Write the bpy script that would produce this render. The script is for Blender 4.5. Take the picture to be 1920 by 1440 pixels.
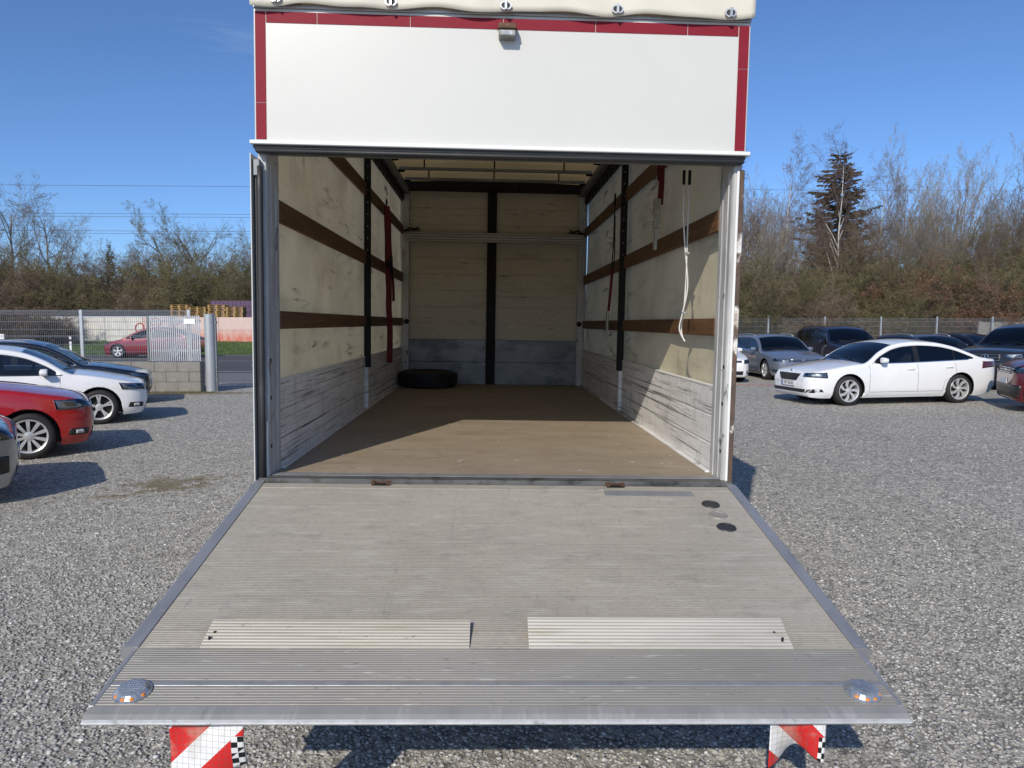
import bpy, bmesh, math, random
import numpy as np
from mathutils import Vector, Matrix
from mathutils.bvhtree import BVHTree

for o in list(bpy.data.objects):
    bpy.data.objects.remove(o)
scene = bpy.context.scene
COL = scene.collection
PI = math.pi

# ------------------------------------------------------------------ camera, sky, sun, exposure
cam_d = bpy.data.cameras.new("camera")
cam = bpy.data.objects.new("camera", cam_d)
COL.objects.link(cam)
cam_d.sensor_width = 36.0
cam_d.lens = 1380.2 / 1920 * 36.0
cam_d.clip_start = 0.05
cam_d.clip_end = 2000
CR, CU, CF = (0.999486, -0.032059, -0.0000227), (0.0026712, 0.0825738, 0.9965814), (0.0319474, 0.9960692, -0.082617)
CL = (-0.04924, -3.92105, 1.83813)
cam.matrix_world = Matrix(((CR[0], CU[0], -CF[0], CL[0]), (CR[1], CU[1], -CF[1], CL[1]),
                           (CR[2], CU[2], -CF[2], CL[2]), (0, 0, 0, 1)))
scene.camera = cam

SUN_DIR = Vector((0.3025, 0.7840, -0.5420))          # the way the light travels
world = bpy.data.worlds.new("World")
scene.world = world
world.use_nodes = True
wn = world.node_tree.nodes
sky = wn.new('ShaderNodeTexSky')
sky.sky_type = 'NISHITA'
sky.sun_disc = False
sky.sun_elevation = math.radians(32.8)
sky.sun_rotation = math.radians(180 + 21.1)
sky.altitude = 0
sky.air_density = 0.75
sky.dust_density = 0.6
sky.ozone_density = 8.0
# faint high cirrus over the whole sky
_wl = world.node_tree.links
_tc = wn.new('ShaderNodeTexCoord'); _mp = wn.new('ShaderNodeMapping'); _mp.inputs['Scale'].default_value = (1.0, 1.6, 9.0); _mp.inputs['Rotation'].default_value = (.12, .1, .5)
_nz = wn.new('ShaderNodeTexNoise'); _nz.inputs['Scale'].default_value = 1.6; _nz.inputs['Detail'].default_value = 7; _nz.inputs['Roughness'].default_value = .62
_rp = wn.new('ShaderNodeValToRGB'); _rp.color_ramp.elements[0].position = .64; _rp.color_ramp.elements[1].position = .86
_rp.color_ramp.elements[1].color = (.22, .22, .22, 1)
_mx = wn.new('ShaderNodeMix'); _mx.data_type = 'RGBA'; _mx.inputs[7].default_value = (5.2, 5.8, 6.4, 1)
_wl.new(_tc.outputs['Generated'], _mp.inputs[0]); _wl.new(_mp.outputs[0], _nz.inputs['Vector']); _wl.new(_nz.outputs['Fac'], _rp.inputs[0])
_wl.new(_rp.outputs[0], _mx.inputs[0]); _wl.new(sky.outputs[0], _mx.inputs[6]); _wl.new(_mx.outputs[2], wn['Background'].inputs[0])
wn['Background'].inputs[1].default_value = 0.148

sun_d = bpy.data.lights.new("sun", 'SUN')
sun_d.energy = 3.9
sun_d.angle = math.radians(0.53)
sun_d.color = (1.0, 0.92, 0.79)
sun = bpy.data.objects.new("sun", sun_d)
COL.objects.link(sun)
sun.location = (-10, -25, 20)
sun.rotation_euler = SUN_DIR.to_track_quat('-Z', 'Y').to_euler()

scene.view_settings.view_transform = 'Standard'
scene.view_settings.look = 'None'
scene.view_settings.gamma = 1.0
scene.view_settings.exposure = 0.0
scene.render.engine = 'CYCLES'
scene.cycles.max_bounces = 8
scene.cycles.transparent_max_bounces = 16
scene.render.resolution_x = 1024
scene.render.resolution_y = 768

# ------------------------------------------------------------------ helpers: objects
def link(name, me, parent=None, mat=None, smooth=False):
    o = bpy.data.objects.new(name, me)
    COL.objects.link(o)
    if parent is not None:
        o.parent = parent
    if mat is not None:
        me.materials.append(mat)
    if smooth:
        me.polygons.foreach_set('use_smooth', [True] * len(me.polygons))
    return o


def tag(o, label, cat=None, group=None, kind=None):
    if label: o['label'] = label
    if cat: o['category'] = cat
    if group: o['group'] = group
    if kind: o['kind'] = kind
    return o


def empty(name, loc=(0, 0, 0), rot=(0, 0, 0)):
    o = bpy.data.objects.new(name, None)
    COL.objects.link(o)
    o.location = loc
    o.rotation_euler = rot
    o.empty_display_size = 0.2
    return o


def copy_tree(o, parent=None):
    c = o.copy()
    COL.objects.link(c)
    c.parent = parent
    for ch in o.children:
        copy_tree(ch, c)
    return c


class MB:
    """collects shapes for ONE mesh object"""
    def __init__(s):
        s.v = []; s.f = []; s.mi = []; s.cur = 0

    def add(s, vs, fs):
        n = len(s.v)
        s.v += [tuple(v) for v in vs]
        s.f += [tuple(i + n for i in f) for f in fs]
        s.mi += [s.cur] * len(fs)

    def box(s, x0, x1, y0, y1, z0, z1):
        s.add([(x0, y0, z0), (x1, y0, z0), (x1, y1, z0), (x0, y1, z0), (x0, y0, z1), (x1, y0, z1), (x1, y1, z1), (x0, y1, z1)],
              [(0, 3, 2, 1), (4, 5, 6, 7), (0, 1, 5, 4), (1, 2, 6, 5), (2, 3, 7, 6), (3, 0, 4, 7)])

    def prism(s, poly, a0, a1, axis='y'):
        """extrude a 2D polygon (u,v) along an axis; x:(y,z) y:(x,z) z:(x,y)"""
        def P(u, v, a):
            return {'x': (a, u, v), 'y': (u, a, v), 'z': (u, v, a)}[axis]
        n = len(poly)
        vs = [P(u, v, a0) for u, v in poly] + [P(u, v, a1) for u, v in poly]
        fs = [tuple(range(n))[::-1], tuple(range(n, 2 * n))]
        for i in range(n):
            j = (i + 1) % n
            fs.append((i, j, n + j, n + i))
        s.add(vs, fs)

    def tube(s, path, r, k=8, cap=True):
        path = [Vector(p) for p in path]
        rs = r if isinstance(r, (list, tuple)) else [r] * len(path)
        ref = None
        rings = []
        for i, p in enumerate(path):
            a = path[max(i - 1, 0)]; b = path[min(i + 1, len(path) - 1)]
            t = (b - a).normalized()
            if ref is None:
                ref = Vector((0, 0, 1)) if abs(t.z) < .9 else Vector((1, 0, 0))
            n1 = t.cross(ref).normalized(); n2 = t.cross(n1).normalized()
            ref = n1.cross(t).normalized() if n1.cross(t).length > 1e-6 else ref
            rings.append([p + (n1 * math.cos(2 * PI * j / k) + n2 * math.sin(2 * PI * j / k)) * rs[i] for j in range(k)])
        vs = [v for rg in rings for v in rg]
        fs = []
        for i in range(len(path) - 1):
            for j in range(k):
                j2 = (j + 1) % k
                fs.append((i * k + j, i * k + j2, (i + 1) * k + j2, (i + 1) * k + j))
        if cap:
            fs.append(tuple(range(k))); fs.append(tuple(reversed(range((len(path) - 1) * k, len(path) * k))))
        s.add(vs, fs)

    def lathe(s, prof, k=24, axis='z', c=(0, 0, 0), closed=False):
        """prof: (radius, height) list"""
        vs = []
        for r, h in prof:
            for j in range(k):
                a = 2 * PI * j / k
                x, y = r * math.cos(a), r * math.sin(a)
                vs.append({'z': (c[0] + x, c[1] + y, c[2] + h), 'y': (c[0] + x, c[1] + h, c[2] + y), 'x': (c[0] + h, c[1] + x, c[2] + y)}[axis])
        fs = []
        m = len(prof)
        for i in range(m if closed else m - 1):
            i2 = (i + 1) % m
            for j in range(k):
                j2 = (j + 1) % k
                fs.append((i * k + j, i * k + j2, i2 * k + j2, i2 * k + j))
        s.add(vs, fs)

    def grid(s, fn, nu, nv):
        vs = [fn(i / nu, j / nv) for i in range(nu + 1) for j in range(nv + 1)]
        fs = []
        for i in range(nu):
            for j in range(nv):
                a = i * (nv + 1) + j
                fs.append((a, a + nv + 1, a + nv + 2, a + 1))
        s.add(vs, fs)

    def mesh(s, name, bevel=0, recalc=True):
        me = bpy.data.meshes.new(name)
        me.from_pydata(s.v, [], s.f)
        if any(s.mi):
            me.polygons.foreach_set('material_index', s.mi)
        if recalc or bevel:
            bm = bmesh.new(); bm.from_mesh(me)
            if bevel:
                es = [e for e in bm.edges if len(e.link_faces) == 2 and e.calc_face_angle(0) > .6]
                bmesh.ops.bevel(bm, geom=es, offset=bevel, segments=1 if bevel < .02 else 2, profile=.6, affect='EDGES', clamp_overlap=True)
            if recalc:
                bmesh.ops.recalc_face_normals(bm, faces=bm.faces)
            bm.to_mesh(me); bm.free()
        me.update()
        return me

    def build(s, name, mat, parent=None, bevel=0, smooth=False, recalc=True):
        me = s.mesh(name, bevel, recalc)
        o = link(name, me, parent, None, smooth)
        for m in (mat if isinstance(mat, (list, tuple)) else [mat]):
            me.materials.append(m)
        return o


def rbox(name, mat, parent, x0, x1, y0, y1, z0, z1, bevel=.004):
    m = MB(); m.box(x0, x1, y0, y1, z0, z1)
    return m.build(name, mat, parent, bevel)


def autosmooth(o, ang=35):
    me = o.data
    bm = bmesh.new(); bm.from_mesh(me)
    for f in bm.faces: f.smooth = True
    for e in bm.edges:
        if len(e.link_faces) == 2:
            e.smooth = e.calc_face_angle(0) < math.radians(ang)
    bm.to_mesh(me); bm.free()
    return o


def text_mesh(txt, size, extrude=0.0005):
    cu = bpy.data.curves.new('t', 'FONT')
    cu.body = txt; cu.size = size; cu.extrude = extrude
    cu.align_x = 'CENTER'; cu.align_y = 'CENTER'
    ob = bpy.data.objects.new('t', cu)
    COL.objects.link(ob)
    me = bpy.data.meshes.new_from_object(ob)
    bpy.data.objects.remove(ob)
    bpy.data.curves.remove(cu)
    return me

# ------------------------------------------------------------------ helpers: materials
def srgb(r, g, b):
    f = lambda c: ((c / 255 + .055) / 1.055) ** 2.4 if c > 10 else c / 255 / 12.92
    return (f(r), f(g), f(b))


class NT:
    def __init__(s, name):
        s.m = bpy.data.materials.new(name); s.m.use_nodes = True
        s.t = s.m.node_tree; s.p = s.t.nodes['Principled BSDF']; s.out = s.t.nodes['Material Output']
        tc = s.t.nodes.new('ShaderNodeTexCoord'); s.obj = tc.outputs['Object']

    def n(s, typ, **kw):
        nd = s.t.nodes.new(typ)
        for k, v in kw.items(): setattr(nd, k, v)
        return nd

    def l(s, a, b): s.t.links.new(a, b)

    def coord(s, scale=(1, 1, 1), rot=(0, 0, 0)):
        mp = s.n('ShaderNodeMapping')
        mp.inputs['Scale'].default_value = scale; mp.inputs['Rotation'].default_value = rot
        s.l(s.obj, mp.inputs[0])
        return mp.outputs[0]

    def noise(s, scale, stretch=(1, 1, 1), detail=4, rough=.55, dist=0):
        nd = s.n('ShaderNodeTexNoise')
        nd.inputs['Scale'].default_value = scale; nd.inputs['Detail'].default_value = detail
        nd.inputs['Roughness'].default_value = rough; nd.inputs['Distortion'].default_value = dist
        s.l(s.coord(stretch), nd.inputs['Vector'])
        return nd.outputs['Fac']

    def ramp(s, v, lo, hi, c0=(0, 0, 0, 1), c1=(1, 1, 1, 1)):
        r = s.n('ShaderNodeValToRGB')
        r.color_ramp.elements[0].position = lo; r.color_ramp.elements[1].position = hi
        r.color_ramp.elements[0].color = c0; r.color_ramp.elements[1].color = c1
        s.l(v, r.inputs[0])
        return r.outputs[0]

    def mix(s, fac, a, b, typ='MIX'):
        m = s.n('ShaderNodeMix', data_type='RGBA', blend_type=typ)
        for sock, v in ((m.inputs[0], fac), (m.inputs[6], a), (m.inputs[7], b)):
            if isinstance(v, (int, float)): sock.default_value = v
            elif isinstance(v, tuple): sock.default_value = (*v[:3], 1)
            else: s.l(v, sock)
        return m.outputs[2]

    def math(s, op, a, b=0.0):
        m = s.n('ShaderNodeMath', operation=op)
        for sock, v in ((m.inputs[0], a), (m.inputs[1], b)):
            if isinstance(v, (int, float)): sock.default_value = v
            else: s.l(v, sock)
        return m.outputs[0]

    def bump(s, h, strength=.3, dist=.01):
        b = s.n('ShaderNodeBump')
        b.inputs['Strength'].default_value = strength; b.inputs['Distance'].default_value = dist
        s.l(h, b.inputs['Height'])
        s.l(b.outputs[0], s.p.inputs['Normal'])
        return b

    def color(s, c):
        if isinstance(c, tuple): s.p.inputs['Base Color'].default_value = (*c[:3], 1)
        else: s.l(c, s.p.inputs['Base Color'])


def M(name, col, rough=.5, metal=0.0, var=.12, scale=3, stretch=(1, 1, 1), layers=(), bump=0, bscale=60, bdist=.003, spec=.5, coat=0, rvar=.1):
    """plain material: base colour with soft variation + stain layers (colour, scale, stretch, lo, hi, amount)"""
    t = NT(name)
    c = t.mix(t.ramp(t.noise(scale, stretch), .3, .7), tuple(x * (1 - var) for x in col), tuple(min(1, x * (1 + var)) for x in col))
    for (lc, ls, lst, lo, hi, am) in layers:
        f = t.math('MULTIPLY', t.ramp(t.noise(ls, lst, 6, .6), lo, hi), am)
        c = t.mix(f, c, lc)
    t.color(c)
    t.p.inputs['Metallic'].default_value = metal
    t.p.inputs['Specular IOR Level'].default_value = spec
    t.p.inputs['Coat Weight'].default_value = coat
    t.p.inputs['Coat Roughness'].default_value = .04
    if rvar:
        t.l(t.math('ADD', t.math('MULTIPLY', t.noise(scale * 3, stretch), rvar * 2), rough - rvar), t.p.inputs['Roughness'])
    else:
        t.p.inputs['Roughness'].default_value = rough
    if bump:
        t.bump(t.noise(bscale, stretch, 5), bump, bdist)
    return t.m


MATS = {}
def mats():
    D = MATS
    D['panel'] = M('white_panel', (.59, .59, .555), .32, var=.02, scale=1.2, rvar=.05,
                   layers=[((.62, .60, .54), 2.5, (1, 1, .22), .52, .75, .28), ((.45, .4, .33), 40, (1, 1, 1), .74, .78, .5)])
    D['white_trim'] = M('white_trim', (.76, .76, .74), .4, var=.04, layers=[((.45, .43, .4), 8, (1, 1, 1), .6, .8, .4)])
    t = NT('red_tape')
    v = t.n('ShaderNodeTexVoronoi'); v.inputs['Scale'].default_value = 260
    t.l(t.coord(), v.inputs['Vector'])
    c = t.mix(t.ramp(v.outputs['Distance'], .2, .6), (.27, .014, .03), (.19, .010, .024))
    c = t.mix(t.math('MULTIPLY', t.ramp(t.noise(9), .55, .8), .2), c, (.32, .05, .06))
    t.color(c); t.p.inputs['Roughness'].default_value = .6; t.p.inputs['Specular IOR Level'].default_value = .2
    D['tape'] = t.m
    # canvas
    def canvas(name, col, trans, layers):
        t = NT(name)
        c = t.mix(t.ramp(t.noise(2.2), .3, .7), tuple(x * .9 for x in col), tuple(min(1, x * 1.08) for x in col))
        for li, (lc, ls, lst, lo, hi, am) in enumerate(layers):
            fac = t.math('MULTIPLY', t.ramp(t.noise(ls, lst, 7, .62, .4), lo, hi), am)
            if li: fac = t.math('MULTIPLY', fac, t.ramp(t.noise(.75 + .3 * li, (1, 1, 1.4), 2), .46, .62))
            c = t.mix(fac, c, lc)
        t.color(c); t.p.inputs['Roughness'].default_value = .55
        h = t.math('ADD', t.math('MULTIPLY', t.noise(1.6, (1, 1, .6), 3), 6.0), t.math('MULTIPLY', t.noise(300), .2))
        b = t.bump(h, .35, .01)
        tr = t.n('ShaderNodeBsdfTranslucent')
        t.l(c, tr.inputs[0])
        t.l(b.outputs[0], tr.inputs['Normal'])
        mx = t.n('ShaderNodeMixShader'); mx.inputs[0].default_value = trans
        t.l(t.p.outputs[0], mx.inputs[1]); t.l(tr.outputs[0], mx.inputs[2]); t.l(mx.outputs[0], t.out.inputs[0])
        return t.m
    scuff = [((.17, .145, .10), 3.0, (1, .5, 2.4), .55, .72, .32), ((.07, .058, .04), 5.5, (1, .4, 2.6), .55, .64, .85),
             ((.30, .25, .14), 1.3, (1, 1, 1.5), .45, .7, .45), ((.12, .10, .07), 5, (1, 3.5, .5), .61, .69, .5)]
    D['side_canvas'] = canvas('side_canvas', (.72, .645, .455), .22, scuff)
    D['roof_canvas'] = canvas('roof_canvas', (.42, .31, .15), .22, [((.35, .25, .12), 1.5, (1, 1, 1), .5, .8, .5)])
    D['outer_canvas'] = canvas('outer_canvas', (.66, .625, .53), .05,
                               [((.42, .38, .28), 2.4, (.35, 1, 1.8), .52, .78, .55), ((.25, .22, .16), 14, (.5, 1, 1), .66, .78, .35), ((.5, .45, .3), 6, (.1, .1, 3), .6, .8, .3)])
    # scratched aluminium drop-side boards
    D['board'] = M('painted_board', (.74, .735, .715), .5, .0, var=.14, scale=2.5, stretch=(1, .5, 3), rvar=.1,
                   layers=[((.82, .815, .80), 5, (1, .35, 4), .45, .7, .6), ((.40, .40, .39), 4, (1, 1.5, .8), .5, .72, .5), ((.05, .047, .043), 5.0, (1, .07, 9), .58, .62, .8),
                           ((.07, .065, .06), 16, (1, .10, 7), .585, .63, .7), ((.10, .09, .08), 26, (1, 2.2, .35), .62, .67, .55), ((.1, .085, .06), 22, (1, 1.2, 1.2), .66, .72, .7), ((.26, .17, .09), 3.5, (1, 1, .8), .68, .78, .5)],
                   bump=.15, bscale=25)
    D['post'] = M('painted_post', (.50, .505, .50), .45, .0, var=.08, scale=4, rvar=.1,
                  layers=[((.05, .045, .04), 16, (1, 1, .55), .61, .65, .85), ((.16, .085, .03), 6, (1, 1, .7), .64, .71, .8), ((.24, .24, .235), 3, (1, 1, .3), .45, .65, .6), ((.62, .62, .61), 22, (1.5, 1.5, .12), .55, .62, .6), ((.04, .035, .03), 30, (.6, .6, 2.5), .68, .72, .8)])
    D['rust_edge'] = M('rusty_edge', (.10, .065, .05), .7, .1, var=.3, scale=9,
                       layers=[((.75, .74, .70), 3.3, (1, 1, .9), .555, .59, .95), ((.24, .11, .03), 12, (1, 1, .6), .55, .72, .7)])
    D['front_wall'] = M('front_panel', (.56, .50, .385), .45, var=.08, scale=2, rvar=.1,
                        layers=[((.25, .21, .15), 4, (.4, 1, 3), .55, .78, .5), ((.10, .085, .06), 12, (.35, 1, 3), .63, .68, .6), ((.75, .71, .62), 16, (.5, 1, 1.5), .63, .67, .7)])
    D['kick'] = M('kick_plate', (.20, .212, .22), .42, .3, var=.2, scale=4, stretch=(.6, 1, 1.6), rvar=.12,
                  layers=[((.09, .10, .11), 4.5, (.8, 1, 1.2), .5, .64, .7), ((.38, .41, .43), 9, (.5, 1, 1.5), .58, .72, .5), ((.03, .03, .03), 14, (.2, 1, 5), .64, .68, .8)])
    D['plywood'] = M('floor_plywood', (.305, .245, .178), .62, var=.12, scale=1.6, stretch=(.7, 1.6, 1), rvar=.08,
                     layers=[((.39, .335, .265), 2.2, (1, 1.5, 1), .45, .7, .55), ((.10, .075, .05), 3.0, (.8, 1.4, 1), .56, .78, .5),
                             ((.12, .09, .06), 18, (.35, 2.2, 1), .60, .66, .6), ((.50, .44, .36), 30, (.4, 1.8, 1), .64, .68, .6)], bump=.08, bscale=120)
    D['alu'] = M('lift_aluminium', (.352, .322, .266), .55, .08, var=.1, scale=1.5, stretch=(.6, 1.4, 1), rvar=.1,
                 layers=[((.43, .398, .335), 1.1, (1, 1, 1), .45, .68, .45), ((.30, .278, .245), .9, (1.6, .8, 1), .5, .7, .35), ((.20, .185, .16), 85, (.45, 2.2, 1), .52, .62, .38), ((.56, .54, .48), 120, (.35, 2.5, 1), .58, .66, .4), ((.20, .19, .17), 11, (5, .12, 1), .65, .68, .3), ((.33, .305, .26), 2.2, (.6, 1.5, 1), .5, .74, .4), ((.46, .445, .39), 9, (.5, 2.5, 1), .52, .66, .45), ((.21, .20, .175), 7, (.8, 1.6, 1), .56, .68, .4), ((.17, .16, .15), 26, (.6, 2, 1), .60, .70, .45), ((.20, .19, .17), 9, (3.0, .35, 1), .66, .69, .35),
                         ((.10, .09, .08), 40, (.8, 1.4, 1), .69, .72, .7), ((.62, .61, .58), 60, (.4, 2, 1), .66, .71, .55)])
    D['alu_dark'] = M('lift_ribbed_nose', (.275, .263, .236), .5, .12, var=.12, scale=1.5, stretch=(.6, 1.4, 1), rvar=.1,
                 layers=[((.30, .288, .26), 1.3, (.8, 1.6, 1), .48, .7, .6), ((.15, .145, .14), 2.4, (.5, 2.5, 1), .52, .7, .5), ((.5, .49, .46), 22, (.4, 2.5, 1), .60, .68, .5), ((.09, .085, .08), 30, (.6, 1.6, 1), .63, .68, .5)])
    D['alu_edge'] = M('lift_edge', (.34, .345, .355), .46, .45, var=.12, scale=5, stretch=(2, .6, 1), rvar=.1,
                      layers=[((.2, .21, .23), 9, (2, .4, 1), .55, .75, .5), ((.62, .64, .66), 20, (.4, 2, 1), .64, .72, .5)])
    D['nose'] = M('lift_nose', (.31, .305, .295), .5, .2, var=.12, scale=4, stretch=(2, .6, 1), layers=[((.46, .455, .445), 16, (2.5, .3, 1), .55, .7, .5), ((.2, .2, .2), 12, (2.5, .25, 1), .6, .68, .5)])
    D['alu_bright'] = M('worn_bright_metal', (.52, .52, .51), .4, .3, var=.15, scale=20, rvar=.12,
                        layers=[((.25, .25, .25), 50, (.5, 1, 1), .58, .66, .7)])
    D['stop'] = M('stop_aluminium', (.50, .48, .415), .45, .3, var=.1, scale=3, stretch=(.5, 2, 1), rvar=.1,
                  layers=[((.30, .25, .17), 8, (.3, 3, 1), .55, .72, .6), ((.12, .1, .08), 30, (.6, 1, 1), .69, .73, .7)])
    D['stop_dull'] = M('stop_aluminium_dull', (.40, .375, .315), .5, .2, var=.1, scale=3, stretch=(.5, 2, 1), layers=[((.28, .25, .19), 8, (.3, 3, 1), .5, .7, .6), ((.12, .1, .08), 30, (.6, 1, 1), .64, .7, .6)])
    D['sill'] = M('rear_sill', (.16, .16, .155), .5, .5, var=.25, scale=6, stretch=(.4, 1, 1),
                  layers=[((.04, .04, .04), 12, (.6, 1, 1), .5, .64, .8), ((.36, .35, .33), 9, (.3, 2, 1), .6, .74, .5)])
    D['rubber'] = M('black_rubber', (.030, .031, .033), .5, var=.2, layers=[((.10, .10, .10), 6, (1, 1, .4), .58, .8, .5)])
    D['black'] = M('black_steel', (.012, .012, .013), .6, var=.3, spec=.2, layers=[((.07, .065, .06), 8, (1, 1, .5), .6, .75, .5)])
    D['grey_steel'] = M('grey_steel', (.20, .21, .215), .45, .5, var=.2, layers=[((.07, .07, .07), 7, (1, 1, .5), .58, .75, .6)])
    D['galv_smooth'] = M('galvanised_tube', (.42, .44, .455), .45, .35, var=.05, scale=3, rvar=.05)
    D['galv'] = M('galvanised_steel', (.46, .48, .50), .42, .6, var=.12, scale=9, rvar=.08)
    D['crossbar'] = M('aluminium_crossbar', (.48, .46, .40), .42, .4, var=.12, scale=4, stretch=(.4, 1, 3), layers=[((.10, .09, .08), 11, (.4, 1, 4), .62, .7, .6)])
    D['wood'] = M('slat_wood', (.115, .056, .024), .6, var=.25, scale=4, stretch=(1, .4, 5),
                  layers=[((.07, .03, .012), 9, (1, .25, 6), .5, .68, .7), ((.24, .15, .08), 15, (1, .3, 4), .6, .7, .5), ((.03, .018, .01), 24, (1, .5, 2), .68, .73, .7)], bump=.15, bscale=40)
    D['strap'] = M('red_webbing', (.12, .006, .010), .75, var=.2, scale=12)
    D['cord'] = M('white_cord', (.62, .61, .57), .7, var=.12, scale=30, layers=[((.32, .3, .26), 20, (1, 1, .5), .6, .72, .5)])
    D['ratchet'] = M('zinc_ratchet', (.50, .50, .47), .4, .7, var=.2, scale=30)
    D['label_white'] = M('label_white', (.7, .7, .68), .5, var=.05)
    D['tyre'] = M('tyre_rubber', (.018, .018, .019), .72, var=.2, scale=20, layers=[((.06, .055, .05), 12, (1, 1, 1), .6, .8, .4)])
    D['rust'] = M('rusty_steel', (.10, .05, .028), .75, .1, var=.35, scale=26, layers=[((.24, .16, .10), 45, (1, 1, 1), .55, .68, .6), ((.04, .025, .02), 30, (1, 1, 1), .6, .7, .7)], bump=.2, bscale=90)
    D['lamp_grey'] = M('lamp_grey', (.24, .24, .22), .45, .3, var=.2, scale=40, layers=[((.05, .05, .05), 60, (1, 1, 1), .6, .7, .6)])
    D['amber'] = M('amber_reflector', (.70, .24, .04), .2, var=.2, scale=60, rvar=0)
    D['lamp_glass'] = M('lamp_dome', (.34, .37, .41), .18, .5, var=.25, scale=30, rvar=.08)
    D['flag_red'] = M('flag_red', (.60, .022, .02), .38, var=.08, scale=14, rvar=.05, layers=[((.25, .02, .02), 12, (1, 1, 1), .62, .8, .4)])
    D['flag_white'] = M('flag_white', (.76, .77, .77), .38, var=.04, scale=14, rvar=.05, layers=[((.45, .42, .34), 9, (1, 1, 1), .56, .78, .5)])
    D['flag_line'] = M('flag_line', (.20, .05, .05), .5, var=.1)
    D['ink_red'] = M('ink_red', (.45, .03, .05), .6, var=.05)
    D['ink_black'] = M('ink_black', (.012, .012, .012), .5, var=.1)
    # cars
    def paint(name, col, metal=0.0, rough=.28):
        t = NT(name)
        c = t.mix(t.ramp(t.noise(1.5, detail=2), .3, .7), tuple(x * .97 for x in col), tuple(min(1, x * 1.03) for x in col))
        c = t.mix(t.math('MULTIPLY', t.ramp(t.noise(6, (1, 1, 2.5), 6), .55, .85), .10), c, (.3, .27, .23))
        t.color(c)
        t.p.inputs['Metallic'].default_value = metal; t.p.inputs['Roughness'].default_value = rough
        t.p.inputs['Coat Weight'].default_value = 1.0; t.p.inputs['Coat Roughness'].default_value = .03
        return t.m
    D['paint_white'] = paint('paint_white', (.78, .79, .80))
    D['paint_red'] = paint('paint_red', (.36, .008, .010))
    D['paint_dkred'] = paint('paint_crimson', (.20, .006, .018), .2)
    D['paint_maroon'] = paint('paint_maroon', (.10, .005, .009), .2)
    D['paint_silver'] = paint('paint_silver', (.36, .37, .37), .6, .32)
    D['paint_bluesilver'] = paint('paint_blue_silver', (.25, .285, .335), .6, .32)
    D['paint_navy'] = paint('paint_navy', (.010, .014, .034), .3)
    D['paint_black'] = paint('paint_black', (.008, .010, .018), .2)
    D['paint_grey'] = paint('paint_dark_grey', (.035, .036, .044), .5, .3)
    D['paint_slate'] = paint('paint_slate', (.045, .055, .085), .5, .3)
    t = NT('car_glass')
    tr = t.n('ShaderNodeBsdfTransparent'); tr.inputs[0].default_value = (.52, .56, .55, 1)
    gl = t.n('ShaderNodeBsdfGlossy'); gl.inputs['Roughness'].default_value = .015
    fr = t.n('ShaderNodeFresnel'); fr.inputs[0].default_value = 1.6
    mx = t.n('ShaderNodeMixShader')
    t.l(t.math('ADD', fr.outputs[0], .03), mx.inputs[0]); t.l(tr.outputs[0], mx.inputs[1]); t.l(gl.outputs[0], mx.inputs[2]); t.l(mx.outputs[0], t.out.inputs[0])
    D['glass'] = t.m
    t = NT('privacy_glass')
    tr = t.n('ShaderNodeBsdfTransparent'); tr.inputs[0].default_value = (.06, .07, .08, 1)
    gl = t.n('ShaderNodeBsdfGlossy'); gl.inputs['Roughness'].default_value = .015
    fr = t.n('ShaderNodeFresnel'); fr.inputs[0].default_value = 1.6
    mx = t.n('ShaderNodeMixShader')
    t.l(t.math('ADD', fr.outputs[0], .02), mx.inputs[0]); t.l(tr.outputs[0], mx.inputs[1]); t.l(gl.outputs[0], mx.inputs[2]); t.l(mx.outputs[0], t.out.inputs[0])
    D['glass_dark'] = t.m
    t = NT('clear_lens')
    tr = t.n('ShaderNodeBsdfTransparent'); tr.inputs[0].default_value = (.85, .88, .9, 1)
    gl = t.n('ShaderNodeBsdfGlossy'); gl.inputs['Roughness'].default_value = .02
    fr = t.n('ShaderNodeFresnel'); fr.inputs[0].default_value = 1.7
    mx = t.n('ShaderNodeMixShader')
    t.l(t.math('ADD', fr.outputs[0], .05), mx.inputs[0]); t.l(tr.outputs[0], mx.inputs[1]); t.l(gl.outputs[0], mx.inputs[2]); t.l(mx.outputs[0], t.out.inputs[0])
    D['lens'] = t.m
    D['reflector'] = M('lamp_reflector', (.68, .70, .72), .25, .1, var=.3, scale=22, rvar=.1, layers=[((.16, .17, .18), 12, (1, 1, 1), .54, .66, .7)])
    D['reflector_dark'] = M('lamp_dark', (.06, .065, .075), .25, .4, var=.5, scale=22, layers=[((.5, .52, .55), 14, (1, 1, 1), .62, .68, .8)])
    D['taillight'] = M('tail_light', (.07, .003, .005), .15, var=.2, scale=20, rvar=0, coat=1)
    D['trim'] = M('black_trim', (.014, .014, .015), .4, var=.2, rvar=.05)
    D['plastic'] = M('grey_plastic', (.045, .046, .05), .6, var=.15)
    D['cabin'] = M('cabin_lining', (.03, .03, .032), .8, var=.2)
    D['seat'] = M('seat_cloth', (.035, .035, .037), .9, var=.2)
    D['chrome'] = M('chrome', (.72, .73, .74), .12, 1.0, var=.03, rvar=.03)
    D['alloy'] = M('alloy_wheel', (.62, .63, .64), .3, .45, var=.05, rvar=.05)
    D['brake'] = M('wheel_inside', (.03, .03, .03), .6, .3, var=.3, scale=20)
    D['plate'] = M('number_plate', (.75, .76, .76), .4, var=.03)
    D['plate_blue'] = M('plate_blue', (.02, .06, .35), .4, var=.05)
    D['paper'] = M('paper', (.8, .8, .78), .7, var=.03)
    # setting
    D['block'] = M('concrete_block', (.235, .225, .205), .85, var=.16, scale=5, layers=[((.13, .125, .11), 3, (1, 1, 1), .5, .7, .6), ((.42, .41, .39), 9, (1, 1, 1), .62, .75, .5)], bump=.5, bscale=60)
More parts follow.
